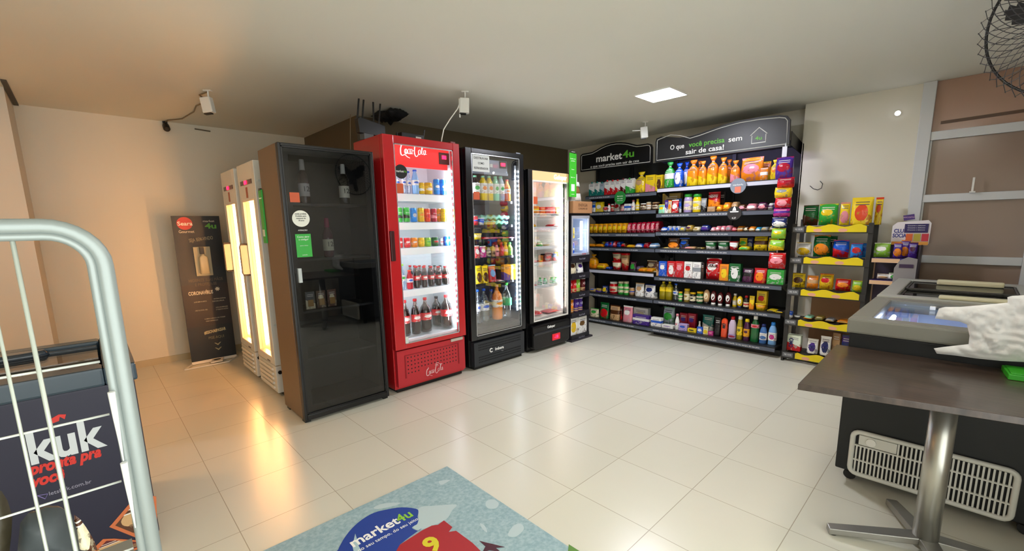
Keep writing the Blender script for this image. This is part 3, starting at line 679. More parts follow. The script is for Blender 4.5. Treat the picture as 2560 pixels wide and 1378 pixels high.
  (2.603,0.0,0.341,0.073,0.163,'tubecan','violet/white','violet chip tube'),
 ]),
 ('T3',"tower display's snack shelf",1,'-y',1.46,[
  (2.442,0.0,0.813,0.129,0.162,'pouch','cream/brown','white and brown snack pouch'),
  (2.585,0.0,0.813,0.111,0.147,'pouch','white/violet','white and violet snack pouch'),
 ]),
 ('T4',"tower display's base",1,'-y',1.46,[
  (2.425,0.0,0.062,0.163,0.23,'box','white/gold','white and gold chocolate box'),
  (2.619,0.0,0.062,0.179,0.219,'box','white/bronze','white and bronze chocolate box'),
 ]),
 ('S1',"snack rack's top shelf",0,'-x',3.32,[
  (-0.679,0.0,1.34,0.13,0.193,'pillow','darkgreen/brown','green and brown chip bag'),
  (-0.821,0.0,1.34,0.156,0.198,'pillow','green/yellow','bright green chip bag'),
  (-0.949,0.0,1.34,0.077,0.206,'pillow','yellow/pink','yellow and pink chip bag'),
  (-1.071,0.0,1.34,0.159,0.242,'pouch','yellow/orangered','tall yellow and red chip pouch'),
  (-1.176,0.1,1.34,0.055,0.239,'pouch','yellow/orangered','tall yellow chip pouch set back'),
 ]),
 ('S2',"snack rack's second shelf",0,'-x',3.3,[
  (-0.651,0.0,1.045,0.13,0.137,'pillow','white/gold','white and gold chip bag'),
  (-0.795,0.0,1.045,0.139,0.206,'pillow','darkgreen/orange','green and orange chip bag'),
  (-0.865,0.1,1.045,0.075,0.196,'pillow','darkgreen/dark','dark green chip bag'),
  (-0.949,0.0,1.045,0.126,0.163,'pillow','blue/red','blue and red chip bag'),
  (-1.066,0.0,1.045,0.093,0.136,'pillow','azure/red','light blue and red chip bag'),
  (-1.115,0.1,1.045,0.058,0.132,'pillow','azure/blue','plain blue chip bag'),
 ]),
 ('S3',"snack rack's third shelf",0,'-x',3.3,[
  (-0.634,0.0,0.735,0.118,0.15,'pillow','yellow/brown','yellow and brown chip bag'),
  (-0.75,0.0,0.735,0.098,0.135,'pillow','orange/tan','orange chip bag'),
  (-0.86,0.0,0.735,0.116,0.157,'pillow','gold/red','gold and red chip bag'),
  (-0.994,0.0,0.735,0.122,0.118,'pillow','red/orange','red chip bag'),
  (-1.101,0.0,0.735,0.078,0.111,'pillow','lime/yellow','yellow green chip bag'),
 ]),
 ('S4',"snack rack's fourth shelf",0,'-x',3.3,[
  (-0.595,0.0,0.435,0.038,0.066,'box','blue/white','small blue box'),
  (-0.653,0.0,0.435,0.055,0.025,'tub','white/grey','white pot'),
  (-0.744,0.0,0.435,0.073,0.053,'flat','mint/orange','mint snack pack'),
  (-0.836,0.0,0.435,0.07,0.061,'flat','ochre/olive','olive snack pack'),
  (-0.922,0.0,0.435,0.075,0.05,'flat','grey/ochre','grey snack pack'),
  (-1.027,0.0,0.435,0.108,0.049,'flat','orange/ochre','orange snack pack'),
 ]),
 ('S5',"snack rack's bottom shelf",0,'-x',3.28,[
  (-0.65,0.0,0.1,0.124,0.171,'box','mintwhite/red','white and red washing powder box'),
  (-0.807,0.0,0.1,0.091,0.157,'pouch','white/violet','white and violet washing powder pouch'),
  (-0.91,0.0,0.1,0.088,0.198,'pouch','white/navy','white and navy washing powder pouch'),
  (-0.982,0.08,0.1,0.062,0.234,'box','cardboard/tan','brown cardboard box'),
  (-1.059,0.05,0.1,0.066,0.229,'pouch','violet/navy','violet washing powder pouch'),
 ]),
 ('C1',"biscuit display's upper tray",0,'-x',3.26,[
  (-1.248,0.0,1.06,0.118,0.128,'pillow','lime/white','lime green biscuit bag'),
  (-1.353,0.0,1.06,0.062,0.133,'pillow','violet/orange','violet biscuit bag'),
  (-1.393,0.06,1.06,0.062,0.152,'pillow','violet/orange','violet biscuit bag'),
  (-1.449,0.0,1.06,0.06,0.135,'pillow','violet/plum','dark violet biscuit bag'),
 ]),
 ('C2',"biscuit display's lower tray",0,'-x',3.26,[
  (-1.274,0.0,0.87,0.085,0.053,'pillow','white/tan','white and tan biscuit bag'),
  (-1.356,0.0,0.87,0.098,0.065,'pillow','white/green','white and green biscuit bag'),
 ]),
]
RUG_BLUE = [(-1.073, -0.005), (-1.052, 0.019), (-1.021, 0.049), (-0.97, 0.086), (-0.909, 0.112), (-0.843, 0.119), (-0.78, 0.094), (-0.723, 0.058), (-0.678, -0.005), (-0.686, -0.036), (-0.707, -0.062), (-0.717, -0.086), (-0.737, -0.106), (-0.752, -0.107), (-0.769, -0.113), (-0.76, -0.15), (-0.743, -0.148), (-0.864, -0.17), (-0.914, -0.205), (-1.102, -0.049)]
RUG_RED = [(-0.632, -0.176), (-0.632, -0.205), (-0.632, -0.244), (-0.664, -0.259), (-0.635, -0.276), (-0.631, -0.394), (-0.638, -0.466), (-0.66, -0.556), (-0.883, -0.504), (-0.931, -0.22), (-0.866, -0.172), (-0.744, -0.162), (-0.694, -0.166), (-0.67, -0.182)]
RUG_CLOUDS = [[(-0.663, -0.007), (-0.602, -0.046), (-0.517, -0.118), (-0.56, -0.142), (-0.598, -0.168), (-0.632, -0.176), (-0.684, -0.168), (-0.749, -0.15), (-0.762, -0.112), (-0.717, -0.086)], [(-0.457, 0.117), (-0.408, 0.084), (-0.449, 0.076), (-0.471, 0.082)], [(-0.385, -0.206), (-0.354, -0.224), (-0.359, -0.266), (-0.394, -0.284), (-0.421, -0.261), (-0.414, -0.228)], [(-0.429, -0.441), (-0.39, -0.45), (-0.404, -0.49), (-0.466, -0.5), (-0.486, -0.468)], [(-0.823, 0.16), (-0.771, 0.153), (-0.71, 0.1), (-0.745, 0.099), (-0.814, 0.133)], [(-0.523, -0.315), (-0.518, -0.344), (-0.54, -0.387), (-0.54, -0.353)]]
RUG_PLANE = [(-0.601, -0.403), (-0.588, -0.431), (-0.572, -0.461), (-0.547, -0.513), (-0.578, -0.489), (-0.579, -0.522), (-0.607, -0.48), (-0.637, -0.467), (-0.604, -0.45)]
KUK_TRAYS = [[(-1.668, 0.282), (-1.765, 0.186), (-1.775, 0.177), (-1.693, 0.077), (-1.632, 0.012), (-1.612, 0.24)], [(-1.833, 0.108), (-1.8, 0.134), (-1.767, 0.118), (-1.637, -0.035), (-1.621, -0.137), (-1.889, 0.03)]]
BAG_POLY = [(-1.719, 0.998), (-1.737, 1.007), (-1.783, 1.013), (-1.841, 1.027), (-1.886, 1.039), (-1.917, 1.047), (-1.914, 1.069), (-1.926, 1.076), (-1.977, 1.085), (-2.039, 1.08), (-2.067, 0.837), (-1.988, 0.81), (-1.923, 0.801), (-1.854, 0.797), (-1.794, 0.797), (-1.733, 0.794), (-1.721, 0.816), (-1.753, 0.829), (-1.826, 0.855), (-1.825, 0.892), (-1.812, 0.939), (-1.79, 0.949), (-1.711, 0.952)]
GREY_POLY = [(-1.818, 0.982), (-1.81, 1.021), (-1.802, 1.03), (-1.796, 1.028), (-1.786, 1.031), (-1.772, 1.024), (-1.763, 1.009), (-1.761, 0.985), (-1.761, 0.948)]
PACK_POLY = [(-1.761, 1.005), (-1.756, 0.995), (-1.752, 0.98), (-1.747, 0.958), (-1.745, 0.939), (-1.768, 0.952)]
BROWN_POLY = [(-1.827, 1.083), (-1.818, 1.075), (-1.815, 1.06), (-1.814, 1.037), (-1.818, 1.014), (-1.824, 0.986), (-1.84, 0.995)]
HOLE_POLY = [(0.467, 2.428), (0.484, 2.297), (0.519, 2.23), (0.489, 2.126), (0.543, 2.099), (0.714, 2.107), (0.706, 2.212), (0.737, 2.328), (0.723, 2.382), (0.71, 2.456), (0.648, 2.422), (0.578, 2.438)]

# ================================================================ PRODUCTS
CLEARP = glass((.86,.92,.94), .10, .05); HAZEP = glass((.7,.78,.8), .15, .15)
def cm(c, r=.28): 
    if c == 'clear': return CLEARP
    if c == 'haze': return mat('aebcc6', .2)
    return mat(c, r)
DEPTH = {'tied': .11, 'pillow': .10, 'pouch': .07, 'box': .07, 'flat': .15}
NAME = {'tied': 'bread_bag', 'pillow': 'snack_bag', 'pouch': 'food_pouch', 'box': 'food_box', 'flat': 'food_packet', 'carton': 'milk_carton', 'jar': 'food_jar', 'can': 'drink_can',
 'tubecan': 'chip_tube', 'pet': 'drink_bottle', 'cola': 'cola_bottle', 'juice': 'juice_bottle', 'oil': 'oil_bottle', 'sauce': 'sauce_bottle', 'squeeze': 'squeeze_bottle', 'cleaner': 'cleaner_bottle', 'tub': 'food_tub'}
CAT = {'tied': 'bread bag', 'pillow': 'snack bag', 'pouch': 'pouch', 'box': 'box', 'flat': 'packet', 'carton': 'carton', 'jar': 'jar', 'can': 'can', 'tubecan': 'chip tube', 'pet': 'bottle',
 'cola': 'bottle', 'juice': 'bottle', 'oil': 'bottle', 'sauce': 'bottle', 'squeeze': 'bottle', 'cleaner': 'bottle', 'tub': 'tub'}
SPECIAL = {'bar': ('candy_bar', 'bar'), 'biscuit': ('biscuit_packet', 'biscuits'), 'noodle': ('noodle_packet', 'noodles'), 'chip': ('chip_bag', 'chips'), 'meat': ('meat_packet', 'meat'), 'ham': ('ham_packet', 'ham'),
 'coffee': ('coffee_packet', 'coffee'), 'toilet': ('toilet_paper_pack', 'toilet paper'), 'rice': ('rice_bag', 'rice bag'), 'yogurt': ('yogurt_bottle', 'yogurt'), 'washing': ('washing_powder', 'washing powder'),
 'soap': ('soap_box', 'soap'), 'chocolate': ('chocolate_pack', 'chocolate'), 'wafer': ('wafer_packet', 'wafers'), 'bean': ('bean_bag', 'bean bag'), 'cheese': ('cheese_box', 'cheese'), 'olive': ('olive_jar', 'jar'), 'sponge': ('sponge_pack', 'sponge')}
cache = {}
def build_parts(kind, w, h, c1, c2, var):
    """list of (part name, mesh) for one product, base centre at the origin, front towards -y"""
    key = (kind, w, h, c1, c2, var)
    if key in cache: return cache[key]
    r = w/2; out = []
    def add(name, mb, mats, bevel=0.): out.append((name, mb.mesh(name, mats, bevel)))
    if kind == 'box':
        d = min(.07, max(.03, w*.55)); m = MB().box(-r, r, 0, d, 0, h)
        add('carton', m, pmat(c1, c2, var, .38), min(.003, w*.05))
        out.append(('end_flap', MB().box(-r+.002, r-.002, .002, d-.002, h, h+.0012).mesh('end_flap', mat(c1, .4))))
    elif kind == 'tied':
        d = min(.062, r*.85); s = []
        for v, a, b, e in ((0,.86,.8,3),(.03,.97,.95,3),(.25,1,1,2.8),(.5,.98,.98,2.6),(.64,.9,.86,2.4),(.73,.62,.6,2.1),(.79,.3,.34,2),(.825,.2,.26,2)): s.append((h*v, r*a, d*b, e))
        add('bag', MB().loft(s, 22, cy=d, wob=.05), pmat(c1, c2, var, .18))
        t = [(h*.825, r*.22, d*.28, 2), (h*.87, r*.34, d*.4, 2), (h*.93, r*.55, d*.42, 1.6), (h, r*.62, d*.25, 1.5)]
        add('gathered_top', MB().loft(t, 22, cy=d, wob=.22), mat(c1, .2))
        add('twist_tie', MB().loft([(h*.81, r*.24, d*.3), (h*.835, r*.24, d*.3)], 14, cy=d), mat('white', .4))
    elif kind == 'pillow':
        d = min(.055, r*.7); s = []
        for v, a, b in ((0,.97,.08),(.04,.96,.14),(.1,.96,.5),(.22,.99,.82),(.42,1,1),(.62,.98,.93),(.78,.96,.66),(.88,.95,.3),(.93,.96,.1),(1,.98,.06)): s.append((h*v, r*a, d*b, 2.3))
        add('bag', MB().loft(s, 28, cy=d, wob=.035), pmat(c1, c2, var, .16))
        z = MB(); n = 14
        for i in range(n): 
            x0 = -r*.97+i*(2*r*.97)/n; z.box(x0, x0+(2*r*.97)/n*.6, d-.0035, d+.0035, h*.93, h*1.0)
        add('crimped_seal', z, mat(c2 if c2 not in ('dark',) else c1, .2))
    elif kind == 'pouch':
        d = min(.04, r*.8); s = []
        for v, a, b, e in ((0,.95,.95,3.5),(.05,1,1,3.),(.35,1,.9,2.8),(.6,.99,.62,2.6),(.8,.98,.3,2.6),(.9,.98,.1,3),(1,1,.06,4)): s.append((h*v, r*a, d*b, e))
        add('pouch_body', MB().loft(s, 24, cy=d, wob=.03), pmat(c1, c2, var, .2))
        add('top_seal', MB().box(-r*.99, r*.99, d-.004, d+.004, h*.93, h*1.004), mat(c1 if var % 2 else c2, .25))
    elif kind == 'flat':
        D = .14; s = [(0, r*.9, D*.48, 6), (h*.35, r*.99, D*.5, 5), (h*.7, r*.93, D*.47, 4), (h, r*.66, D*.38, 3)]
        add('wrapper', MB().loft(s, 24, cy=D*.5, wob=.03), pmat(c1, c2, var, .17))
        add('end_seal', MB().box(-r*.95, r*.95, -.012, .004, h*.30, h*.30+.002), mat(c2, .25))
    elif kind == 'carton':
        d = min(.09, w); m = MB().box(-r, r, 0, d, 0, h*.86)
        m.extrude([(0,h*.86),(d,h*.86),(d*.55,h*.93),(d*.45,h*.93)], (-r,0,0), (0,1,0), (0,0,1), (w,0,0))
        m.box(-r*.96, r*.96, d*.47, d*.53, h*.93, h*.965)
        add('carton', m, pmat(c2, c1, 1, .35), .002)
        add('cap', MB().loft([(h*.9,.011,.011),(h,.011,.011)], 14, cx=-r*.2, cy=d*.25), mat(c1 if c1 != 'haze' else 'teal', .3))
    elif kind == 'jar':
        m = MB().loft([(0,r*.9,r*.9),(h*.03,r,r),(h*.7,r,r),(h*.8,r*.86,r*.86),(h*.84,r*.8,r*.8)], 20, cy=r)
        add('jar_body', m, mat(c1, .1, coat=.4))
        lc = {'white':'white','yellow':'gold','green':'green','cream':'cream','tan':'tan','red':'maroon'}.get(c2, c2)
        add('lid', MB().loft([(h*.84,r*.92,r*.92),(h*.98,r*.92,r*.92),(h,r*.86,r*.86)], 20, cy=r), mat(lc, .3))
        add('label', MB().loft([(h*.16,r*1.012,r*1.012),(h*.62,r*1.012,r*1.012)], 24, cy=r, cap=False), pmat('cream' if c1 not in ('cream','tan') else 'white', c1, var, .35))
    elif kind == 'can':
        m = MB().loft([(0,r*.78,r*.78),(h*.03,r*.8,r*.8),(h*.07,r,r),(h*.9,r,r),(h*.96,r*.84,r*.84),(h*.985,r*.86,r*.86),(h,r*.84,r*.84)], 20, cy=r, mis=[1,0,0,0,1,1])
        add('can_body', m, [mat(c1, .25, .35), mat('silver', .3, .9)])
        add('printed_band', MB().loft([(h*.28,r*1.012,r*1.012),(h*.72,r*1.012,r*1.012)], 20, cy=r, cap=False), pmat(c1, c2, var, .25))
        add('ring_pull', MB().box(-r*.25, r*.25, r*.6, r*1.2, h*.985, h*1.0), mat('silver', .3, .9))
    elif kind == 'tubecan':
        add('tube_body', MB().loft([(0,r,r),(h*.95,r,r)], 20, cy=r), mat(c1, .35))
        add('plastic_lid', MB().loft([(h*.95,r*1.03,r*1.03),(h,r*1.03,r*1.03)], 20, cy=r), mat('white', .3))
        m = MB().loft([(h*.5,r*1.01,r*1.01),(h*.74,r*1.01,r*1.01)], 24, cy=r, cap=False)
        m2 = MB(); b0 = 0
        for zc, rr, mi in ((.62,.55,0),):
            n = 18; m2.v += [(rr*r*cos(2*pi*i/n)*.9, r-r*1.02*math.sqrt(max(0,1-(rr*cos(2*pi*i/n)*.9)**2)), h*zc+rr*r*.8*sin(2*pi*i/n)) for i in range(n)]; m2.face(range(n), 0, True)
        add('face_emblem', m2, mat('white', .4))
        add('picture_band', MB().loft([(h*.06,r*1.01,r*1.01),(h*.3,r*1.01,r*1.01)], 20, cy=r, cap=False), pmat('tan', c1, var, .4))
    elif kind in ('pet', 'cola', 'juice'):
        neck = min(.014, r*.45); body = [(0,r*.8,r*.8),(h*.02,r*.95,r*.95),(h*.12,r,r),(h*.30,r*.96,r*.96),(h*.36,r,r),(h*.58,r,r)]
        if kind == 'juice': body = [(0,r*.9,r*.9,4),(h*.02,r,r,4),(h*.66,r,r,4),(h*.78,r*.85,r*.85,3)]
        body += [(h*.72,r*.8,r*.8),(h*.82,neck*1.35,neck*1.35),(h*.9,neck,neck),(h*.94,neck,neck)]
        if kind == 'juice': body = body[:4]+[(h*.86,neck*1.6,neck*1.6),(h*.94,neck*1.1,neck*1.1)]
        n = len(body)
        if kind == 'cola': 
            mis = [0]*(n-1); mis[-1] = mis[-2] = mis[-3] = 1
            mats = [mat('cola', .08, coat=.3), glass((.55,.42,.36), .12, .03)]
        elif c1 == 'clear': mis = None; mats = [glass((.72,.83,.92), .14, .02)]
        else: mis = None; mats = [mat(c1 if c1 != 'redclear' else 'redclear', .12, coat=.3)]
        add('bottle_body', MB().loft(body, 20, cy=r, mis=mis), mats)
        cc = {'cola': {'red':'red','dark':'dark'}.get(c2,'red')}.get(kind, c2)
        add('cap', MB().loft([(h*.93,neck*1.25,neck*1.25),(h*.995,neck*1.25,neck*1.25),(h,neck*1.1,neck*1.1)], 16, cy=r), mat(cc, .3))
        lab = pmat('red','white',0,.3) if kind == 'cola' else pmat('white', 'orange' if c1 in ('yellow','orange') else ('green' if c2 in ('green','lime','mint') else 'blue'), 0, .35)
        a0, a1 = (.36,.57) if kind != 'juice' else (.3,.7)
        if c2 == 'green' and c1 == 'clear': lab = mat('3fae6e', .35)
        if kind == 'juice': add('label', MB().loft([(h*a0,r*1.012,r*1.012,4),(h*a1,r*1.012,r*1.012,4)], 24, cy=r, cap=False), lab)
        else: add('label', MB().loft([(h*a0,r*1.012,r*1.012),(h*a1,r*1.012,r*1.012)], 24, cy=r, cap=False), lab)
    elif kind == 'oil':
        add('bottle_body', MB().loft([(0,r*.9,r*.9,4),(h*.02,r,r,4),(h*.62,r*.98,r*.98,4),(h*.78,r*.8,r*.8,3),(h*.9,.014,.014),(h*.94,.013,.013)], 20, cy=r), mat('oil', .1, coat=.4))
        add('label', MB().loft([(h*.46,r*1.01,r*1.01,4),(h*.7,r*.96,r*.96,4)], 24, cy=r, cap=False), mat('yellow', .35))
        add('cap', MB().loft([(h*.93,.017,.017),(h,.016,.016)], 14, cy=r), mat('yellow', .3))
    elif kind == 'sauce':
        n = min(.013, r*.6)
        add('bottle_body', MB().loft([(0,r*.9,r*.9),(h*.03,r,r),(h*.55,r,r),(h*.68,r*.75,r*.75),(h*.8,n,n),(h*.86,n,n)], 18, cy=r), mat(c1 if c1 != 'clear' else 'mint', .16, coat=.3))
        add('cap', MB().loft([(h*.85,n*1.3,n*1.3),(h*.99,n*1.2,n*1.2),(h,n,n)], 14, cy=r), mat(c2, .3))
        add('label', MB().loft([(h*.15,r*1.012,r*1.012),(h*.5,r*1.012,r*1.012)], 18, cy=r, cap=False), pmat('cream' if c1 in ('dark','yellow','grey') else c1, c2, var, .35))
    elif kind == 'squeeze':
        d = min(.03, r*.8)
        add('bottle_body', MB().loft([(h*.16,r*.66,d*.8),(h*.3,r*.86,d),(h*.55,r,d),(h*.78,r*.94,d*.9),(h*.93,r*.62,d*.6),(h,r*.2,d*.25)], 22, cy=d), mat(c1, .18, coat=.3))
        add('flip_cap', MB().loft([(0,r*.66,d*.85,3),(h*.16,r*.62,d*.8,3)], 20, cy=d), mat(c2, .3))
        m = MB(); n = 20
        m.v += [(r*.62*cos(2*pi*i/n), d-d*1.03*math.sqrt(max(0,1-(.62*cos(2*pi*i/n))**2))-.001, h*.58+h*.22*sin(2*pi*i/n)) for i in range(n)]; m.face(range(n), 0)
        add('label', m, mat('white' if c1 == 'maroon' else ('cream' if c1 == 'tan' else 'white'), .4))
    elif kind == 'cleaner':
        d = min(.035, r*.8); e = 2.6; x = {'orangered':1.,'skyblue':.9}.get(c1, .96)
        b = [(0,r*.9,d*.95,e),(h*.03,r,d,e),(h*.35,r*x,d,e),(h*.6,r*.95,d,e),(h*.74,r*.78,d*.85,2.2),(h*.84,.02,.02),(h*.88,.016,.016)]
        if c1 == 'orangered': b = [(0,r*.95,d,3),(h*.03,r,d,3),(h*.84,r,d,3),(h*.93,r*.85,d*.8,2.4),(h,r*.35,d*.4,2)]
        add('bottle_body', MB().loft(b, 22, cy=d), mat(c1, .15, coat=.4))
        if c1 != 'orangered': add('cap', MB().loft([(h*.86,.021,.021),(h*.97,.02,.02),(h,.016,.016)], 16, cy=d), mat(c2, .3))
        lc = {'darkgreen':('pink','red'),'orangered':('orangered','dark'),'pinkclear':('lilac','crimson'),'oil':('yellow','olive'),'plum':('amber','plum'),'steelblue':('white','steelblue'),'skyblue':('white','magenta')}[c1]
        z0, z1 = {'darkgreen':(.55,.68),'orangered':(.45,.75),'pinkclear':(.05,.22)}.get(c1, (.2,.55))
        add('label', MB().loft([(h*z0,r*1.012,d*1.02,e),(h*z1,r*.985,d*1.02,e)], 24, cy=d, cap=False), pmat(lc[0], lc[1], var, .35))
    elif kind == 'tub':
        add('tub_body', MB().loft([(0,r*.78,r*.6,3),(h*.88,r,r*.75,3)], 22, cy=r*.75), pmat(c1, c2, 1, .35))
        add('lid', MB().loft([(h*.88,r*1.04,r*.79,3),(h,r*1.04,r*.79,3)], 22, cy=r*.75), mat(c2, .3))
    cache[key] = out; return out
def place(name, label, cat, parts, loc, rz, group=None):
    t = thing(name, label, cat, loc, rz, group)
    for n, me in parts: link(n, me, t)
    return t
ORD = ['leftmost', 'second from left', 'third from left', 'fourth from left', 'fifth from left', 'sixth from left', 'seventh from left', 'eighth from left']
NUM = {2:'two',3:'three',4:'four',5:'five',6:'six',7:'seven',8:'eight'}
import zlib
PLACED = {}
for key, phrase, ax, facing, val, items in ROWS:
    rz = -pi/2 if facing == '-x' else 0.
    byd = {}
    for i, it in enumerate(items): byd.setdefault(it[7], []).append(i)
    for i, (ce, back, z0, wd, h, kind, cols, desc) in enumerate(items):
        c1, c2 = cols.split('/'); var = zlib.crc32((key+desc).encode()) % 7
        if kind == 'flat': h = max(.014, h-max(0, (1.397-z0))*.14/5.2)
        if kind in ('box', 'pillow', 'pouch') and z0 < 1.2: h = max(.02, h-(1.397-z0)*.05/5.2)
        wd = round(min(wd, .45)*(.97), 3); h = round(h, 3)
        same = byd[desc]
        if len(same) == 1: label = desc+" on the "+phrase if not phrase.endswith('floor') and not phrase.endswith('base') else desc+", standing on the "+phrase
        else: label = (ORD[same.index(i)] if len(same) > 2 else ['left one', 'right one'][same.index(i)])+" of the "+NUM[len(same)]+" "+desc.replace(' box', ' boxes') .replace('pouch', 'pouches').replace('bottle', 'bottles').replace(' bag', ' bags', 1).replace('bar', 'bars').replace(' pack', ' packs', 1).replace(' carton', ' cartons').replace(' can', ' cans', 1).replace(' tube', ' tubes').replace(' jar', ' jars', 1).replace(' cup', ' cups').replace(' sachet', ' sachets')+", "+phrase
        wl = label.split(); label = ' '.join(wl[:16])
        nm, ct = NAME[kind], CAT[kind]
        for k, (a, b) in SPECIAL.items():
            if k in desc.split() and not (k == 'olive' and kind != 'jar') and kind in ('flat', 'pouch', 'box', 'pillow', 'sauce', 'jar', 'tied'):
                nm, ct = a, b
                if k in ('yogurt', 'coffee', 'washing', 'chocolate', 'soap') and kind == 'pouch': nm = {'yogurt':'yogurt_pouch','coffee':'coffee_pouch','washing':'washing_powder_pouch','chocolate':'chocolate_pouch','soap':'soap_pouch'}[k]
                break
        parts = build_parts(kind, wd, h, c1, c2, var)
        bk = back+(.0 if i % 2 else .004)
        lim = {'K':(.092,.722),'I':(.906,1.548),'G':(1.716,2.282),'T':(2.36,2.705)}.get(key[0])
        h = min(h, {'I1':.245,'I2':.10,'I3':.10,'I4':.152,'I5':.230,'I6':.375,'K1':.28,'G4':.14,'G5':.2}.get(key, 9))
        if lim: wd = min(wd, .12 if kind != 'flat' and kind != 'box' else .2); ce = max(lim[0]+wd/2+.003, min(lim[1]-wd/2-.003, ce))
        if ax == 0: loc = (val+bk, ce, z0+.001)
        else: loc = (ce, val+bk, z0+.001)
        grp = None
        if len(same) > 1: grp = desc+"s on the "+phrase
        r_ = rz+(rnd.random()-.5)*(.06 if kind in ('box','carton','flat') else .12)
        t = place(nm, label, ct, parts, loc, r_, grp)
        PLACED.setdefault((key, desc), []).append((t, wd, h))
def lean(key, desc, ang, k=0): PLACED[(key, desc)][k][0].rotation_euler[1 if False else 0] = ang

# ================================================================ UPRIGHT COOLERS
def upright_cooler(name, label, x0, x1, yf, depth, H, body, liner, gl, dz0, frame, shelves, shelfmat, lip, shelf_x, wall=.045, glassm=None, z0=.03, floor_z=None):
    """gl: glass rectangle (x0,x1,z0,z1); door from dz0 to H.  Local x = world x - centre"""
    cx = (x0+x1)/2; t = thing(name, label, 'fridge', (cx, yf, 0)); w2 = (x1-x0)/2; D = depth
    gx0, gx1, gz0, gz1 = gl[0]-cx, gl[1]-cx, gl[2], gl[3]; fz = floor_z if floor_z else gz0+.02
    m = MB()
    m.box(-w2,-w2+wall,.052,D,z0,H); m.box(w2-wall,w2,.052,D,z0,H); m.box(-w2+wall,w2-wall,D-wall,D,z0,H)
    m.box(-w2+wall,w2-wall,.052,D-wall,H-.05,H); m.box(-w2+wall,w2-wall,.052,D-wall,z0,fz-.03)
    part('cabinet', m, body, t, .004)
    g = MB(); a = w2-wall-.001; e = .004
    g.box(-a,-a+e,.055,D-wall-.001,fz-.029,H-.051); g.box(a-e,a,.055,D-wall-.001,fz-.029,H-.051); g.box(-a+e,a-e,D-wall-.006,D-wall-.002,fz-.029,H-.051)
    g.box(-a+e,a-e,.055,D-wall-.006,fz-.029,fz-.001); g.box(-a+e,a-e,.055,D-wall-.006,H-.056,H-.052)
    part('inner_liner', g, liner, t)
    f = MB(); f.box(-w2,gx0,0,.046,dz0,H); f.box(gx1,w2,0,.046,dz0,H); f.box(gx0,gx1,0,.046,gz1,H); f.box(gx0,gx1,0,.046,dz0,gz0)
    d = part('door', f, frame, t, .005)
    gm = MB().box(gx0,gx1,.014,.018,gz0,gz1); part('door_glass', gm, glassm or CLEARG, d)
    tr = MB()
    for q in ((gx0,gx0+.008,gz0,gz1),(gx1-.008,gx1,gz0,gz1),(gx0,gx1,gz0,gz0+.008),(gx0,gx1,gz1-.008,gz1)): tr.box(q[0],q[1],.004,.013,q[2],q[3])
    part('glass_trim', tr, mat('c8ccd0', .25, .9) if name != 'wine_cabinet' else BLACK, d)
    for z in shelves:
        s = MB().box(shelf_x[0]-cx, shelf_x[1]-cx, .075, D-wall-.02, z, z+.008); s.box(shelf_x[0]-cx, shelf_x[1]-cx, .066, .075, z-.004, z+lip)
        part('shelf', s, shelfmat, t, .002)
    return t, d, cx
def led_column(parent, x, z0, z1, step, y=.062, side=1, r=.0055, strength=95., col='e2efff', back='c8d0d8'):
    m = MB().box(x-.012, x+.012, y, y+.006, z0, z1); n = int((z1-z0)/step)
    for i in range(n):
        z = z0+step*(i+.5); m.box(x-r, x+r, y-.006, y, z-r*1.3, z+r*1.3, 1)
    return part('led_strip', m, [mat(back, .4), mat('ffffff', .5, emis=strength, emcol=col)], parent)
def disc(m, cx, cz, r, y, n=28, mi=0, rz=None):
    b = len(m.v); rz = rz or r
    m.v += [(cx+r*cos(2*pi*i/n), y, cz+rz*sin(2*pi*i/n)) for i in range(n)]; m.v += [(cx+r*cos(2*pi*i/n), y+.0012, cz+rz*sin(2*pi*i/n)) for i in range(n)]
    m.face(range(b, b+n), mi); m.face(range(b+2*n-1, b+n-1, -1), mi)
    for i in range(n): m.face((b+i, b+n+i, b+n+(i+1) % n, b+(i+1) % n), mi)
    return m
GREEN = mat('2fa83a', .4); ORSTK = mat('c4552c', .5); TXW = mat('f4f4f0', .5); TXK = mat('151515', .5); TXG = mat('5cb531', .5)

# ---- dark glass wine cabinet ------------------------------------------------
BRWN = mat('6e563c', .4, name='brown_cabinet_paint')
t, d, cx = upright_cooler('wine_cabinet', 'tall brown cabinet with dark glass door, nearest of the upright fridges', -.715, -.045, 1.43, .45, 1.965, BRWN, BLACKM, (-.695,-.065,.06,1.945), .02, BLACK,
    [1.565,1.175,.80,.45], mat('3a3b3e', .3, .3), .012, (-.665,-.095), wall=.03, glassm=glass((.66,.67,.68), .03, .0, .2), z0=.02, floor_z=.10)
bd = MB(); bd.box(-.315,-.268,.019,.024,.06,1.945).box(.268,.315,.019,.024,.06,1.945).box(-.268,.268,.019,.024,1.895,1.945).box(-.268,.268,.019,.024,.06,.12)
part('printed_border', bd, mat('17181b', .3), d)
part('door_handle', MB().box(-.285,-.262,-.012,.0135,1.03,1.13), mat('b9c0c0', .3), d, .002, label='pale vertical grip on the dark door')
part('sticker', MB().box(-.285,-.222,.011,.0138,1.58,1.645), ORSTK, d, label='square orange sticker')
part('sticker', disc(MB(), -.226, 1.47, .058, .0115, rz=.056), mat('e6e6da', .5), d, label='round white sticker about sales to adults')
for i, (s, z) in enumerate((('venda proibida', 1.502),('Proibido para', 1.487),('menores de', 1.472),('18 anos', 1.457))): text(s, .013, (-.226,.0105,z), d, TXK, bold=.01)
part('sticker', MB().box(-.275,-.172,.0115,.0138,1.205,1.365), GREEN, d, label='green card with white instructions')
for s, z, q in (('Como abrir', 1.345, .017),('o código?', 1.327, .017),('aponte a câmera', 1.285, .008),('market4u', 1.22, .009)): text(s, q, (-.223,.0105,z), d, TXW)
text('ATENÇÃO', .013, (-.222,.0105,1.39), d, TXW)
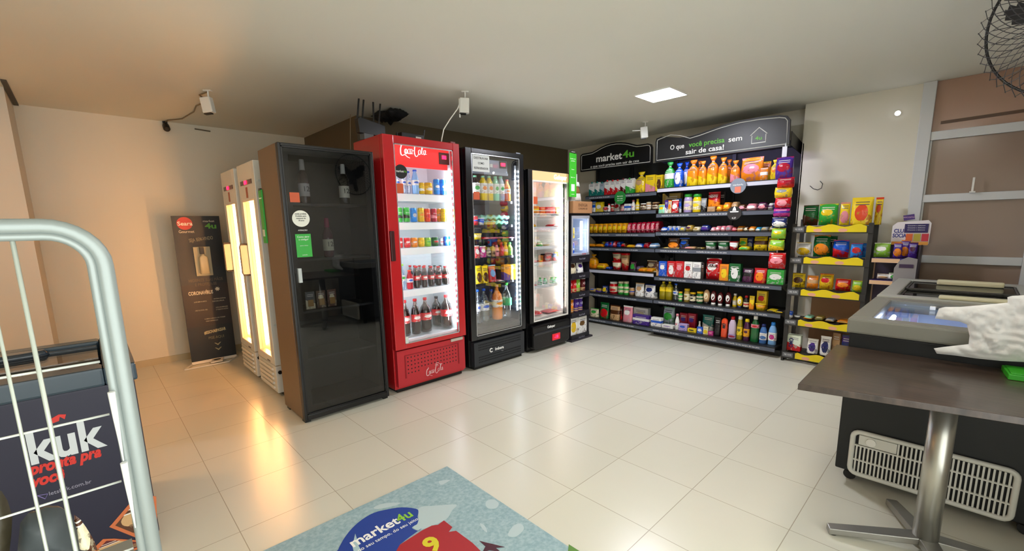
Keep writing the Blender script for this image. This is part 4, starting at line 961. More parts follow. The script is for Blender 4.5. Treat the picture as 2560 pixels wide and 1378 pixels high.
part('foot', MB().box(-.33,-.29,.02,.08,0,.02), BLACK, t); part('foot', MB().box(.29,.33,.02,.08,0,.02), BLACK, t)
part('foot', MB().box(-.33,-.29,.36,.42,0,.02), BLACK, t); part('foot', MB().box(.29,.33,.36,.42,0,.02), BLACK, t)
def wine(x, z, h, glassc, lab, cap, label):
    w_ = thing('wine_bottle', label, 'bottle', (x, 1.58, z), rnd.random()*.2, None); r = .037
    part('bottle_body', MB().loft([(0,r*.9,r*.9),(.01,r,r),(h*.58,r,r),(h*.68,r*.75,r*.75),(h*.74,.016,.016),(h*.97,.014,.014)], 20), mat(glassc, .06, coat=.5), w_)
    part('label', MB().loft([(h*.17,r*1.01,r*1.01),(h*.46,r*1.01,r*1.01)], 24, cap=False), mat(lab, .5), w_)
    part('foil_cap', MB().loft([(h*.76,.0175,.0175),(h*.985,.016,.016),(h,.014,.014)], 16), mat(cap, .35), w_)
    text('12', .05, (0,-r-.001,h*.33), w_, mat('3a3a3a', .5), extrude=.0003)
wine(-.52, 1.577, .31, '3a1c20', 'd8d2d4', 'cfc8c4', 'wine bottle with pinkish label at the left of the dark cabinet')
wine(-.225, 1.577, .30, '14140c', 'f0eee2', 'f2f0ea', 'wine bottle with white label at the right of the dark cabinet')
wine(-.38, 1.187, .29, '4a1830', 'cfcdb8', 'a03058', 'wine bottle with pink cap on the second shelf of the dark cabinet')
for i, (x, c) in enumerate(((-.555,'5a5a5e'),(-.475,'6a5040'),(-.395,'6a4438'))):
    k = thing('snack_card', ['grey','brown','reddish brown'][i]+' snack card standing on the third shelf of the dark cabinet', 'snack card', (x, 1.56, .812))
    part('card', MB().box(-.033,.033,0,.012,0,.13), pmat(c, 'cream', 1+i), k, .002); part('blister', MB().box(-.02,.02,-.008,0,.02,.07), mat('b08850', .2), k, .003)

# ---- red cooler ------------------------------------------------------------
RB = mat('b5161d', .28, coat=.2, name='red_cooler_paint'); LINW = mat('dfe6ea', .35)
t, d, cx = upright_cooler('red_drinks_cooler', 'tall red drinks cooler with lit glass door and white script writing', .04, .775, 1.43, .50, 2.11, RB, LINW, (.135,.705,.425,2.05), .385, RB,
    [1.615,1.38,1.17,.815], mat('eef4f6', .35), .055, (.10,.715))
hd = MB().box(.125-cx,.70-cx,.058,.068,1.885,2.05); part('header_panel', hd, mat('d0161c', .35, emis=.9, emcol='ff2a2a'), t, label='backlit red header with white script')
# script lettering drawn as strokes
def script(parent, ox, oz, k, y, m, name='script_lettering'):
    sm = MB()
    def st(pts, r=.0052):
        P_ = [Vector((ox+a*k, y, oz+(b+.06*a)*k)) for a, b in pts]; q = []
        for i in range(len(P_)-1):
            a0, a1, a2, a3 = P_[max(0,i-1)], P_[i], P_[i+1], P_[min(len(P_)-1,i+2)]
            for j in range(5):
                u = j/5; q.append(.5*((2*a1)+(-a0+a2)*u+(2*a0-5*a1+4*a2-a3)*u*u+(-a0+3*a1-3*a2+a3)*u**3))
        q.append(P_[-1]); n = len(q)
        sm.tube(q, [r*k*(.55+.75*sin(pi*min(1,(i+1)/n))) for i in range(n)], 6, 0, flat=.35)
    st([(.17,.80),(.21,.72),(.15,.66),(.08,.62),(.02,.45),(.03,.22),(.12,.16),(.24,.2),(.38,.10),(.52,.04)], .042)
    for x in (.24,.42): st([(x+.09,.48),(x+.02,.44),(x,.32),(x+.06,.24),(x+.13,.30),(x+.14,.42),(x+.09,.48)], .024)
    st([(.37,.44),(.33,.46),(.30,.34),(.34,.24),(.42,.28)], .022)
    st([(.66,.46),(.58,.46),(.54,.33),(.59,.24),(.66,.34),(.67,.46),(.66,.26),(.72,.25)], .024)
    st([(.72,.40),(.80,.40)], .022)
    st([(1.00,.62),(1.04,.72),(.98,.80),(.88,.70),(.81,.48),(.80,.26),(.87,.13),(.96,.15),(1.02,.24)], .036)
    st([(.80,.74),(.92,.90),(1.08,.88),(1.24,.72),(1.46,.70)], .024)
    st([(1.13,.46),(1.05,.42),(1.03,.30),(1.09,.22),(1.16,.30),(1.13,.46)], .024)
    st([(1.22,.26),(1.28,.55),(1.34,.72),(1.28,.70),(1.22,.40),(1.24,.24),(1.30,.26)], .024)
    st([(1.44,.44),(1.36,.42),(1.33,.30),(1.38,.22),(1.45,.34),(1.45,.44),(1.44,.26),(1.52,.25)], .024)
    part(name, sm, m, parent)
script(t, .222-cx, 1.945, .165, .056, mat('ffffff', .4, emis=1.2))
part('thermostat', MB().box(.592-cx,.70-cx,.05,.057,1.93,2.03), mat('4a0a10', .3), t, .003)
part('red_display', MB().box(.622-cx,.665-cx,.046,.05,1.975,2.005), mat('ff1030', .4, emis=9, emcol='ff0a30'), t)
part('sticker', disc(MB(), .192-cx, 1.838, .057, .0115, rz=.056), mat('1a1a18', .4), d, label='round black sticker with white and green writing')
text('market', .026, (.18-cx,.0105,1.84), d, TXW); text('4u', .026, (.232-cx,.0105,1.84), d, TXG)
part('sticker', MB().box(.133-cx,.205-cx,.0115,.0138,1.668,1.745), ORSTK, d, label='square orange sticker')
part('corner_clip', MB().box(.137-cx,.165-cx,.003,.0135,.43,.485), mat('c9d6cc', .4), d)
part('door_handle', MB().box(.048-cx,.085-cx,-.018,0,1.13,1.37), mat('3a0508', .4), d, .005)
led_column(t, .692-cx, .50, 1.93, .052, y=.05)
led_column(t, .115-cx, .50, 1.93, .052, y=.085)
area('interior_light', .02, 1.35, 5, (.86,.94,1.), (.66-cx,.058,1.2), (radians(-90),0,radians(155)), t)
area('interior_light', .02, 1.35, 5, (.86,.94,1.), (.15-cx,.058,1.2), (radians(-90),0,radians(-155)), t)
kp = MB().box(-.355,.355,.012,.06,.06,.372)
hl = kp
for i in range(16):
    for j in range(5):
        if j >= 4 and 3 < i < 10: continue
        hx = -.255+i*.0335; hz = .30-j*.034
        hl.cyl((hx,.0105,hz),(hx,.0125,hz),.0064,8,1)
kpo = part('kick_panel', kp, [mat('b0222c', .35), mat('200206', .6)], t, .0)
part('recess_frame', MB().box(-.285,-.275,.007,.012,.125,.325).box(.275,.285,.007,.012,.125,.325).box(-.275,.275,.007,.012,.32,.325), mat('8c1620', .4), kpo)
script(kpo, .325-cx, .075, .12, .008, mat('f0d8d8', .4))
part('maker_plate', MB().box(.60-cx,.735-cx,-.002,.011,.352,.378), mat('c8c4b8', .3, .6), kpo, .003)
part('black_base', MB().box(-.345,.345,.06,.48,0,.05), BLACK, t)
part('hinge', MB().box(.28,.33,.005,.05,2.11,2.122), mat('7a2a2a', .4), t)

# ---- black cooler -----------------------------------------------------------
t, d, cx = upright_cooler('black_drinks_cooler', 'tall black drinks cooler with lit glass door, beside the red cooler', .855, 1.60, 1.45, .52, 2.10, BLACK, mat('1c1f26', .3), (.925,1.545,.335,2.055), .30, mat('0d0f14', .22, coat=.4),
    [1.618,1.383,1.245,1.07,.815], mat('30343c', .25, .4), .022, (.92,1.50), floor_z=.40)
part('header_panel', MB().box(1.0-cx,1.44-cx,.072,.10,1.885,2.03), mat('9aa4b4', .25, .6), t, .006, label='silver header with temperature display')
part('header_lip', MB().box(1.0-cx,1.44-cx,.064,.072,1.885,1.91), mat('c9d4e4', .2, .7), t)
part('thermostat', MB().box(1.335-cx,1.425-cx,.066,.071,1.955,2.02), BLACK, t); part('red_display', MB().box(1.352-cx,1.405-cx,.061,.066,1.975,2.005), mat('ff1030', .4, emis=9, emcol='ff0a30'), t)
part('white_tag', MB().box(1.205-cx,1.24-cx,.066,.0715,1.955,1.985), WHITEP, t)
led_column(t, 1.525-cx, .50, 1.99, .047, y=.045, r=.0065, strength=80)
led_column(t, .945-cx, .50, 1.88, .047, y=.085)
area('interior_light', .02, 1.4, 8, (.86,.93,1.), (1.49-cx,.058,1.2), (radians(-90),0,radians(155)), t)
area('interior_light', .02, 1.4, 7, (.86,.93,1.), (.96-cx,.058,1.2), (radians(-90),0,radians(-155)), t)
part('notice', MB().box(.945-cx,1.15-cx,.011,.0138,1.895,2.045), mat('d5d8d6', .6), d, label='white paper notice with three lines of capitals')
for s, z in (('DESTRAVAR', 2.015),('COMO', 1.97),('REFRIGERADOR', 1.925)): text(s, .028, (1.047-cx,.0105,z), d, TXK, bold=.01, width=.075 if s == 'COMO' else .17)
part('sticker', MB().box(.948-cx,1.02-cx,.0115,.0138,1.64,1.71), ORSTK, d, label='square orange sticker')
part('door_handle', MB().box(-.372,-.352,-.015,.0,1.0,1.3), mat('26282c', .3), d, .004)
kp = MB().box(-.345,.345,.0,.05,.035,.275); hl = kp
for j in (0,1,2,5,6,7):
    for i in range(30): hl.box(-.29+i*.0195, -.29+i*.0195+.012, -.0015, .0, .065+j*.025, .065+j*.025+.013, 1)
kpo = part('kick_panel', kp, [mat('25282d', .4), mat('050606', .7)], t, .0)
text('Imbera', .042, (-.02,-.004,.165), kpo, TXW, bold=.02); rg = MB(); rg.tube([(-.13+.018*cos(a*.35),-.004,.165+.018*sin(a*.35)) for a in range(2,17)], .005, 6); part('emblem', rg, TXW, kpo)
text('VISA', .016, (.02,-.004,.13), kpo, mat('8a8a8a', .5))
part('foot', MB().box(-.33,.33,.03,.48,0,.03), BLACK, t)
part('hinge', MB().box(.28,.34,.01,.05,2.10,2.112), mat('8a9096', .3, .8), t)
for k in range(2):
    e = MB(); nx, ny = 20, 14
    z0 = 1.395+k*.052
    for j in range(ny+1):
        for i in range(nx+1): e.v.append((-.19+i*.38/nx, j*.26/ny, .022+.022*sin(i*pi/2+.4)*sin(j*pi/2+.4)))
    for j in range(ny+1):
        for i in range(nx+1): e.v.append((-.19+i*.38/nx, j*.26/ny, .0+.02*sin(i*pi/2+.4)*sin(j*pi/2+.4)+.0))
    q = (nx+1)*(ny+1)
    for j in range(ny):
        for i in range(nx):
            a = j*(nx+1)+i; e.face((a,a+1,a+nx+2,a+nx+1), 0, True); e.face((q+a,q+a+nx+1,q+a+nx+2,q+a+1), 0, True)
    for i in range(nx): e.face((i,i+1,q+i+1,q+i)); a = ny*(nx+1)+i; e.face((a,a+1,q+a+1,q+a))
    for j in range(ny): a = j*(nx+1); e.face((a,a+nx+1,q+a+nx+1,q+a)); a += nx; e.face((a,a+nx+1,q+a+nx+1,q+a))
    o = single('egg_tray', ['lower','upper'][k]+' mint green egg tray of the stack in the black cooler', 'egg tray', e, mat('7fc4ae', .75), (1.35, 1.615, z0+.022), .08-.1*k)

# ---- white-lit cooler with black body ----------------------------------------
t, d, cx = upright_cooler('white_lit_cooler', 'black cooler with bright white interior and beige header, right of the black cooler', 1.665, 2.335, 1.45, .52, 1.965, BLACK, mat('eeeae4', .4), (1.735,2.30,.35,1.865), .335, BLACK,
    [1.49,1.345,1.13,.955,.70], mat('d4d8da', .35), .03, (1.75,2.27), z0=.03, floor_z=.37)
part('header_panel', MB().box(1.725-cx,2.315-cx,-.004,.0,1.86,1.955), mat('c8a878', .4, emis=.55, emcol='d8b080'), t, .002, label='lit beige header with white lettering')
text('Gelopar', .07, (2.17-cx,-.006,1.905), t, mat('fff6e0', .4, emis=1.4), bold=.02, width=.22)
part('white_frame', MB().box(1.725-cx,1.737-cx,-.003,.0,.345,1.86).box(2.295-cx,2.315-cx,-.003,.0,.345,1.86).box(1.737-cx,2.295-cx,-.003,0,1.845,1.86).box(1.737-cx,2.295-cx,-.003,0,.345,.36), mat('e6e2da', .3), d)
led_column(t, 2.27-cx, .42, 1.80, .03, y=.055, r=.009, strength=34, col='fff0e0', back='f0ece4')
area('interior_light', .02, 1.3, 5, (1.,.95,.9), (2.24-cx,.06,1.15), (radians(-90),0,radians(155)), t)
part('basket_rail', MB().box(1.75-cx,2.27-cx,.066,.072,1.545,1.553).box(1.75-cx,2.27-cx,.066,.072,1.50,1.508), WHITEP, t)
kp = MB(); kp.extrude([(-.31,.05),(-.25,.03),(.25,.03),(.31,.05),(.32,.30),(-.32,.30)], (0,-.03,0), (1,0,0), (0,0,1), (0,.09,0)); kpo = part('kick_panel', kp, BLACK, t, .02)
part('curved_lip', MB().box(-.31,.31,-.04,-.02,.20,.225), mat('2a2c30', .25), kpo, .006)
text('Gelopar', .04, (1.955-cx+.02,-.0335,.262), kpo, TXW, bold=.03)
part('red_display', MB().box(1.995-cx,2.13-cx,-.036,-.03,.09,.165), mat('6a1c22', .4, emis=.5, emcol='ff2030'), kpo, .003); text('-18', .05, (2.06-cx,-.038,.127), kpo, mat('ff3040', .4, emis=8, emcol='ff1034'), bold=.03)
part('sticker', MB().box(1.745-cx,1.815-cx,.0115,.0138,1.615,1.69), ORSTK, d, label='square orange sticker')
part('black_base', MB().box(-.31,.31,.07,.48,0,.03), BLACK, t)

# ---- two tall white freezers, fronts facing the left -------------------------
WF = mat('d8d8d0', .35, name='white_freezer_paint'); WARM = (1.0, .62, .34)
def white_freezer(label, yc, green):
    t = thing('white_freezer', label, 'freezer', (-.69, yc, 0), -pi/2)     # local x = yc - Y, local y = X + .69
    w2 = .25; D = .55; H = 1.935; wl = .035
    m = MB().box(-w2,-w2+wl,.056,D,.03,H).box(w2-wl,w2,.056,D,.03,H).box(-w2+wl,w2-wl,D-wl,D,.03,H).box(-w2+wl,w2-wl,.056,D-wl,H-.24,H).box(-w2+wl,w2-wl,.056,D-wl,.03,.26)
    part('cabinet', m, WF, t, .006)
    g = MB().box(-w2+wl,-w2+wl+.003,.06,D-wl,.26,H-.24).box(w2-wl-.003,w2-wl,.06,D-wl,.26,H-.24).box(-w2+wl+.003,w2-wl-.003,D-wl-.003,D-wl,.26,H-.24)
    part('inner_liner', g, mat('f2e6d4', .4), t)
    f = MB(); gx = .18
    f.box(-w2,-gx,0,.055,.275,H).box(gx,w2,0,.055,.275,H).box(-gx,gx,0,.055,1.645,H).box(-gx,gx,0,.055,.275,.33)
    d = part('door', f, WF, t, .006)
    part('window_rim', MB().box(-gx,-gx+.012,.0,.05,.33,1.645).box(gx-.012,gx,.0,.05,.33,1.645).box(-gx+.012,gx-.012,0,.05,.33,.342).box(-gx+.012,gx-.012,0,.05,1.633,1.645), mat('f4e4cc', .3), d)
    part('door_glass', MB().box(-gx+.012,gx-.012,.02,.024,.342,1.633), glass((1,.98,.95), .03), d)
    part('thermostat', MB().box(-.17,.17,-.004,.001,1.765,1.80), mat('4a2c22', .3), d); part('red_display', MB().box(-.04,.03,-.007,-.004,1.768,1.797), mat('ff1030', .4, emis=10, emcol='ff0a28'), d)
    part('orange_tag', MB().box(-.025,.02,-.003,.001,1.66,1.745), mat('a85a3c', .5), d)
    # D shaped handle: dark rails with a grey leaf
    hx = -.19
    part('door_handle', MB().tube([(hx,0,1.28),(hx,-.05,1.28),(hx,-.06,1.26),(hx,-.06,1.03),(hx,-.05,1.01),(hx,0,1.01)], .006, 8).box(hx-.003,hx+.003,-.055,-.002,1.02,1.27,1), [mat('33302c', .4), mat('8f9690', .35)], d)
    lv = MB()
    for i in range(5): lv.obox((0,-.006,.075+i*.04),(.19,0,0),(0,.008,-.006),(0,.003,.008))
    kk = part('kick_panel', MB().box(-w2,w2,.0,.055,.035,.268), WF, t, .006); part('louvre', lv, mat('dedbd0', .35), kk, .002)
    part('maker_mark', MB().box(.04,.12,-.0015,.0005,.285,.297), mat('5a5a5a', .4), d)
    for i in range(9 if green else 6):
        if green and i == 7: continue
        z = .42+i*(.13 if green else .2); s = MB()
        for j in range(10): s.tube([(-.20,.07+j*.045,z),(.20,.07+j*.045,z)], .0025, 5)
        s.tube([(-.20,.07,z),(-.20,.475,z)], .003, 5); s.tube([(.20,.07,z),(.20,.475,z)], .003, 5); s.tube([(-.2,.068,z+.02),(.2,.068,z+.02)], .003, 5)
        part('wire_shelf', s, mat('f6ead8', .3, .2), t)
    for sx in (-1, 1):
        part('light_tube', MB().tube([(sx*.198,.068,.38),(sx*.198,.068,1.62)], .008, 8), mat('ffe2b8', .5, emis=215., emcol='ffb870'), t, label='warm glowing light tube')
    part('levelling_knob', MB().cyl((w2,.03,.215),(w2+.012,.03,.215),.016,12), BLACK, t)
    part('black_base', MB().box(-w2+.02,w2-.02,.05,D-.03,0,.03), mat('2c2a24', .5), t)
    for z in (.62, 1.33, 1.78): part('hinge_stud', MB().cyl((w2,.03,z),(w2+.006,.03,z),.009,10), mat('c8d0cc', .3), t)
    return t
f1 = white_freezer('tall white freezer with warm lit window, right behind the brown cabinet', 2.385, True)
f2 = white_freezer('tall white freezer with warm lit window, farther one beside the black banner', 3.00, False)
part('cable_clip', MB().box(-.03,.03,.1,.16,1.935,1.96), BLACK, f2, .004)
# food inside the nearer freezer
cols_ = ['b06a50','c88a70','a04838','d8a070']
k = 0
for i in range(1, 6):
    for x in (-.09, .06):
        mm = MB().loft([(0,.05,.07,4),(.03,.06,.08,3),(.05,.045,.06,3)], 16, wob=.05)
        o = single('frozen_packet', 'frozen food packet on the '+['second','third','fourth','fifth','sixth'][i-1]+' wire shelf of the nearer white freezer, '+('left side' if x < 0 else 'right side'), 'frozen food', mm, mat(cols_[k % 4], .3), (-.69+.16, 2.385-x, .42+i*.13+.004), .015*k); k += 1
mm = MB().loft([(0,.03,.04),(.06,.035,.045),(.16,.032,.04),(.22,.02,.03)], 16, wob=.15)
single('frozen_bag', 'bright yellow bag on an upper shelf of the nearer white freezer', 'frozen food', mm, mat('f0a800', .3), (-.56, 2.285, 1.206), .2)
single('instruction_sign', 'green instruction card hanging between white freezer and brown cabinet', 'sign', MB().box(-.01,.0,-.035,.035,0,.39), GREEN, (-.7165, 1.895, 1.30))
text('Como usar', .016, (-.727,1.895,1.63), None, TXW, rot=(FRONT,0,-pi/2)).parent = bpy.data.objects['instruction_sign']
o = bpy.data.objects['instruction_sign']; l = [c for c in o.children][0]; l.location = (-.0105, 0, .33)
part('white_panel', MB().box(-.0115,-.01,-.022,.022,.05,.10), mat('dfe8d8', .5), o); part('card_clip', MB().box(-.012,.002,-.02,.02,.385,.40), BLACK, o)

# ================================================================ SHELF UNITS
# roots face -x: local x = yc - Y (to the right in the photo), local y = X - xf
GOND = mat('1b1c1e', .4, name='black_shelf_steel'); PANEL = mat('2a2c2d', .6); LIPD = mat('565c68', .3); LIPW = mat('c9c9d8', .35)
def shelf_unit(name, label, xf, ya, yb, shelves, backx, top, backrange=None, liptext=True):
    yc = (ya+yb)/2; t = thing(name, label, 'shelf unit', (xf, yc, 0), -pi/2); w2 = (ya-yb)/2; D = backx-xf
    bl, br = (-w2, w2) if backrange is None else (yc-backrange[0], yc-backrange[1])
    part('back_panel', MB().box(bl, br, D-.02, D-.012, .06, top), PANEL, t)
    n = MB()
    for i in range(int((top-.2)/.05)):
        z = .15+i*.05
        for x in (bl+.02, br-.02, (bl+br)/2): n.box(x-.006, x+.006, D-.0425, D-.0415, z, z+.025)
    for x in (bl, (bl+br)/2-.02, br-.04):
        part('upright', MB().box(x, x+.04, D-.055, D-.021, .0, top), GOND, t, .003)
    part('slot_row', n, BLACK, t)
    for (z, lipm, lh, a, b, setb) in shelves:
        s = MB().box(a, b, setb+.004, D-.06, z, z+.02); s.box(a, b, setb, setb+.004, z-.028, z+lh)
        for x in (a+.015, b-.02):
            s.extrude([(setb+.05, z), (D-.06, z), (D-.06, z-.12), (D-.12, z-.12)], (x,0,0), (0,1,0), (0,0,1), (.006,0,0))
        sh = part('shelf', s, [GOND], t, .0)
        part('price_rail', MB().box(a, b, setb-.004, setb, z-.028, z+lh-.002), lipm, sh, label='pale price rail' if lipm is LIPW else None)
        if liptext and lipm is LIPD:
            L = b-a; q = 0; x = a+.07
            while x+.42 < b:
                text('market4u', .022, (x+.04, setb-.0048, z-.008), sh, TXW, extrude=.0003); text('no seu tempo, do seu jeito', .022, (x+.21, setb-.0048, z-.008), sh, TXW, extrude=.0003); x += .44
    part('base', MB().box(bl, br, .05, D-.02, .0, .06), GOND, t)
    return t, w2
def RS(z, l, a=-.70, b=.60, s=0): return (z, l, .012, a, b, s)
t, w2 = shelf_unit('wall_shelf_unit', 'right black shelf unit under the wavy sign with white and green writing', 3.30, .90, -.52,
    [RS(1.78,LIPW),RS(1.485,LIPD),RS(1.268,LIPD),RS(1.068,LIPD),RS(.727,LIPD,-.70,.69),RS(.438,LIPD,-.70,.70),RS(.092,LIPD,-.73,.69,-.06)], 3.78, 2.18)
def header(parent, pts, cx, y, name, inset=.022, m=None, depth=.03):
    P_ = [(cx-a, b) for a, b in pts]
    mb = MB().extrude(P_, (0,y,0), (1,0,0), (0,0,1), (0,depth,0)); h = part(name, mb, m or mat('26272a', .42), parent)
    # white keyline following the outline
    n = len(P_); c = (sum(p[0] for p in P_)/n, sum(p[1] for p in P_)/n); ins = []
    for i in range(n):
        p0, p1, p2 = P_[i-1], P_[i], P_[(i+1) % n]
        d1 = Vector((p1[0]-p0[0], p1[1]-p0[1])).normalized(); d2 = Vector((p2[0]-p1[0], p2[1]-p1[1])).normalized()
        nn = Vector((-(d1.y+d2.y), d1.x+d2.x)); 
        if nn.length < 1e-6: nn = Vector((-d1.y, d1.x))
        nn.normalize(); k = inset/max(.5, abs(nn.dot(Vector((-d1.y, d1.x)))))
        q = Vector(p1)+nn*k
        if (q-Vector(c)).length > (Vector(p1)-Vector(c)).length: q = Vector(p1)-nn*k
        ins.append((q.x, q.y))
    part('keyline', MB().tube([(a, y-.001, b) for a, b in ins], .0042, 6, closed=True, flat=1), mat('d8d8d2', .4), h)
    return h
h = header(t, [(.935,2.335),(.924,2.372),(.868,2.385),(.756,2.365),(.636,2.340),(.52,2.337),(.409,2.352),(.30,2.374),(.199,2.393),(.10,2.405),(.001,2.414),(-.186,2.414),(-.364,2.400),(-.425,2.384),(-.455,2.345),(-.463,2.10),(.932,2.10)], .19, -.0, 'header_sign')
def ltext(s, size, Yc, z, m, w, bold=.015, yy=-.0016, cx=.19, parent=None, sh=0):
    return text(s, size, (cx-Yc, yy, z), parent or h, m, bold=bold, width=w, shear=sh)
ltext('O que', .074, .665, 2.243, TXW, .165); ltext('você precisa', .074, .335, 2.243, TXG, .385); ltext('sem', .074, .035, 2.238, TXW, .135)
ltext('sair de casa!', .074, .352, 2.170, TXW, .415)
hp = [(-.124,2.168),(-.253,2.168),(-.253,2.245),(-.266,2.245),(-.187,2.315),(-.108,2.245),(-.124,2.245)]
part('house_emblem', MB().tube([(.19-a,-.001,b) for a, b in hp], .0048, 6, closed=True), TXW, h); ltext('4u', .05, -.188, 2.212, TXG, .062)
part('header_bracket', MB().extrude([(.03,2.11),(.03,2.24),(.43,2.17),(.43,2.06)], (.655,0,0), (0,1,0), (0,0,1), (.006,0,0)), GOND, t)
part('header_bracket', MB().extrude([(.03,2.11),(.03,2.24),(.43,2.17),(.43,2.06)], (-.70,0,0), (0,1,0), (0,0,1), (.006,0,0)), GOND, t)
part('light_tube', MB().tube([(-.66,.05,2.125),(.62,.05,2.125)], .011, 10), mat('ffffff', .5, emis=20., emcol='c9bfff'), t, label='cool white light tube behind the sign')
part('side_panel', MB().box(.695,.705,.30,.425,.06,2.15), GOND, t)
part('added_tube_cover', MB().box(-.70,.655,.031,.45,2.145,2.155), GOND, t)  # unseen cover added to keep the tube's light off the ceiling
def wobbler(parent, x, z, y, r, m, lab, lines):
    o = part('shelf_wobbler', disc(MB(), x, z, r, y), m, parent, label=lab)
    for s, zz, q, mm in lines: text(s, q, (x, y-.0012, z+zz), o, mm, extrude=.0003)
    return o
wb = wobbler(t, .19+.032, 1.757, -.030, .078, mat('7f8794', .4), 'round grey sign with an orange square', (('market4u', .012, .026, TXW),))
part('orange_square', MB().box(.19+.032-.03,.19+.032+.03,-.033,-.0305,1.69,1.75), mat('e0765c', .5), wb)
wb = wobbler(t, .19+.01, 1.478, -.030, .072, mat('262626', .4), 'round black sign with a white ice cream drawing', (('4,27', -.05, .024, TXW),))
part('white_drawing', MB().extrude([(-.02,0),(.02,0),(.012,.028),(0,.045),(-.012,.028)], (.20,-.0318,1.505), (1,0,0), (0,0,1), (0,.0012,0)).extrude([(-.04,0),(.04,0),(.044,.012),(-.044,.012)], (.20,-.0318,1.488), (1,0,0), (0,0,1), (0,.0012,0)), TXW, wb)

t, w2 = shelf_unit('wall_shelf_unit', 'left black shelf unit under the arched black market sign, in the corner', 3.42, 2.10, .93,
    [(z, l, .012, -.52, .55, s) for z, l, s in ((1.757,LIPD,0),(1.537,LIPD,0),(1.252,LIPD,0),(1.058,LIPD,0),(.748,LIPW,0),(.412,LIPD,0),(.058,LIPD,-.05))], 3.78, 2.16, (2.08,.93))
h = header(t, [(2.128,2.115),(2.129,2.335),(2.095,2.355),(1.935,2.358),(1.86,2.380),(1.79,2.405),(1.71,2.424),(1.634,2.433),(1.55,2.432),(1.484,2.424),(1.42,2.412),(1.367,2.398),(1.30,2.374),(1.252,2.359),(1.197,2.356),(1.102,2.356),(1.061,2.342),(1.044,2.304),(1.042,2.112)], 1.515, -.0, 'header_sign', m=mat('101114', .3))
h.data.flip_normals() if False else None
ltext('market', .125, 1.665, 2.255, TXW, .40, .02, cx=1.515); ltext('4u', .125, 1.365, 2.262, TXG, .165, .02, cx=1.515)
ltext('o que você precisa sem sair de casa', .048, 1.585, 2.165, TXW, .74, .0, cx=1.515)
wb = wobbler(t, 1.515-1.46, 1.725, -.03, .085, mat('2c8a3e', .4), 'round green sign with white writing', (('Aproveite', .02, .022, TXW),('leve mais', -.01, .022, TXW),('pague menos', -.035, .016, TXW)))

# ---- hanging clip strip -------------------------------------------------------
t = thing('clip_strip', 'hanging strip of snack packs at the right end of the right shelf unit', 'clip strip', (3.21, -.458, 0), -pi/2)
part('hook', MB().box(-.004,.004,0,.095,2.112,2.118), STEEL, t)
part('strip', MB().box(-.006,.006,0,.002,.93,2.12), mat('cfd3d6', .4), t)
part('header_card', MB().box(-.022,.018,-.012,-.010,1.99,2.085), mat('e6e6f0', .5), t)
seq = [(1.782,1.99,.150,-.012,'violet','crimson','violet and crimson'),(1.70,1.80,.145,.01,'crimson','red','crimson'),(1.61,1.715,.15,-.005,'yellow','grey','yellow and grey'),(1.515,1.615,.14,.0,'red','pink','red'),
 (1.43,1.515,.145,-.005,'magenta','violet','magenta'),(1.325,1.43,.13,-.015,'navy','white','navy'),(1.22,1.325,.125,-.015,'lime','yellow','upper lime and yellow'),(1.11,1.215,.125,-.02,'lime','yellow','lower lime and yellow'),(.93,1.09,.15,-.012,'red','pink','large red')]
for i, (a, b, ww, ox, c1, c2, ds) in enumerate(seq):
    parts = build_parts('pillow', round(ww,3), round(b-a-.006,3), c1, c2, i)
    o = place('hanging_snack_bag', ds+' snack bag hanging on the clip strip, '+['first','second','third','fourth','fifth','sixth','seventh','eighth','last'][i]+' from the top', 'snack bag', parts, (3.195-.085-.002*(i % 2), -.49-ox, a), -pi/2, None)
single('hanging_cable', 'thin dark cable loop hanging on the wall right of the shelf unit', 'cable', MB().tube([(3.59,-.60,1.73),(3.585,-.63,1.70),(3.58,-.67,1.685),(3.585,-.70,1.70),(3.588,-.705,1.74),(3.592,-.68,1.77)], .003, 6), BLACKM)

# ---- tower display -------------------------------------------------------------
cx = 2.535; t = thing('tower_display', 'narrow black cardboard tower display between white lit cooler and left shelf unit', 'display stand', (cx, 1.44, 0), 0.)
BC = mat('1c1b22', .5)
part('side_board', MB().box(-.185,-.178,0,.30,.0,1.52), BC, t); part('side_board', MB().box(.172,.18,0,.30,.0,1.52), BC, t); part('back_board', MB().box(-.178,.172,.292,.30,.0,1.52), BC, t)
for z, hh in ((.045,.05),(.325,.06),(.567,.07),(.797,.07),(1.005,.08)):
    s = part('tray', MB().box(-.178,.172,.0,.29,z,z+.015).box(-.178,.172,-.012,-.002,z-hh+.02,z+.025), BC, t)
    text('Red Bull', .03, (.02,-.0135,z-.018), s, mat('8c8a98', .5), width=.11)
part('top_board', MB().box(-.178,.172,0,.292,1.5,1.52), BC, t); part('plinth', MB().box(-.20,.22,-.03,.31,0,.02), mat('2a2830', .5), t)
fr_ = part('mini_cooler', MB().box(-.17,-.155,.02,.28,1.035,1.49).box(.15,.165,.02,.28,1.035,1.49).box(-.155,.15,.27,.28,1.035,1.49).box(-.155,.15,.02,.27,1.035,1.05).box(-.155,.15,.02,.27,1.47,1.49), mat('b8c4d8', .4), t, label='small lit fridge set in the tower')
g = MB().box(-.17,.165,-.006,.014,1.03,1.055).box(-.17,.165,-.006,.014,1.46,1.495).box(-.17,-.15,-.006,.014,1.055,1.46).box(.145,.165,-.006,.014,1.055,1.46)
part('door_frame', g, mat('c8ccd8', .35, .5), fr_, .003); part('door_glass', MB().box(-.15,.145,.002,.005,1.055,1.46), CLEARG, fr_)
part('light_tube', MB().tube([(.055,.03,1.09),(.055,.03,1.43)], .014, 10), mat('ffffff', .5, emis=14., emcol='e8f0ff'), fr_); part('shelf', MB().box(-.15,.145,.05,.27,1.22,1.226), CLEARP, fr_)
text('Red Bull', .026, (.06,-.007,1.043), fr_, mat('b02030', .5), width=.07)
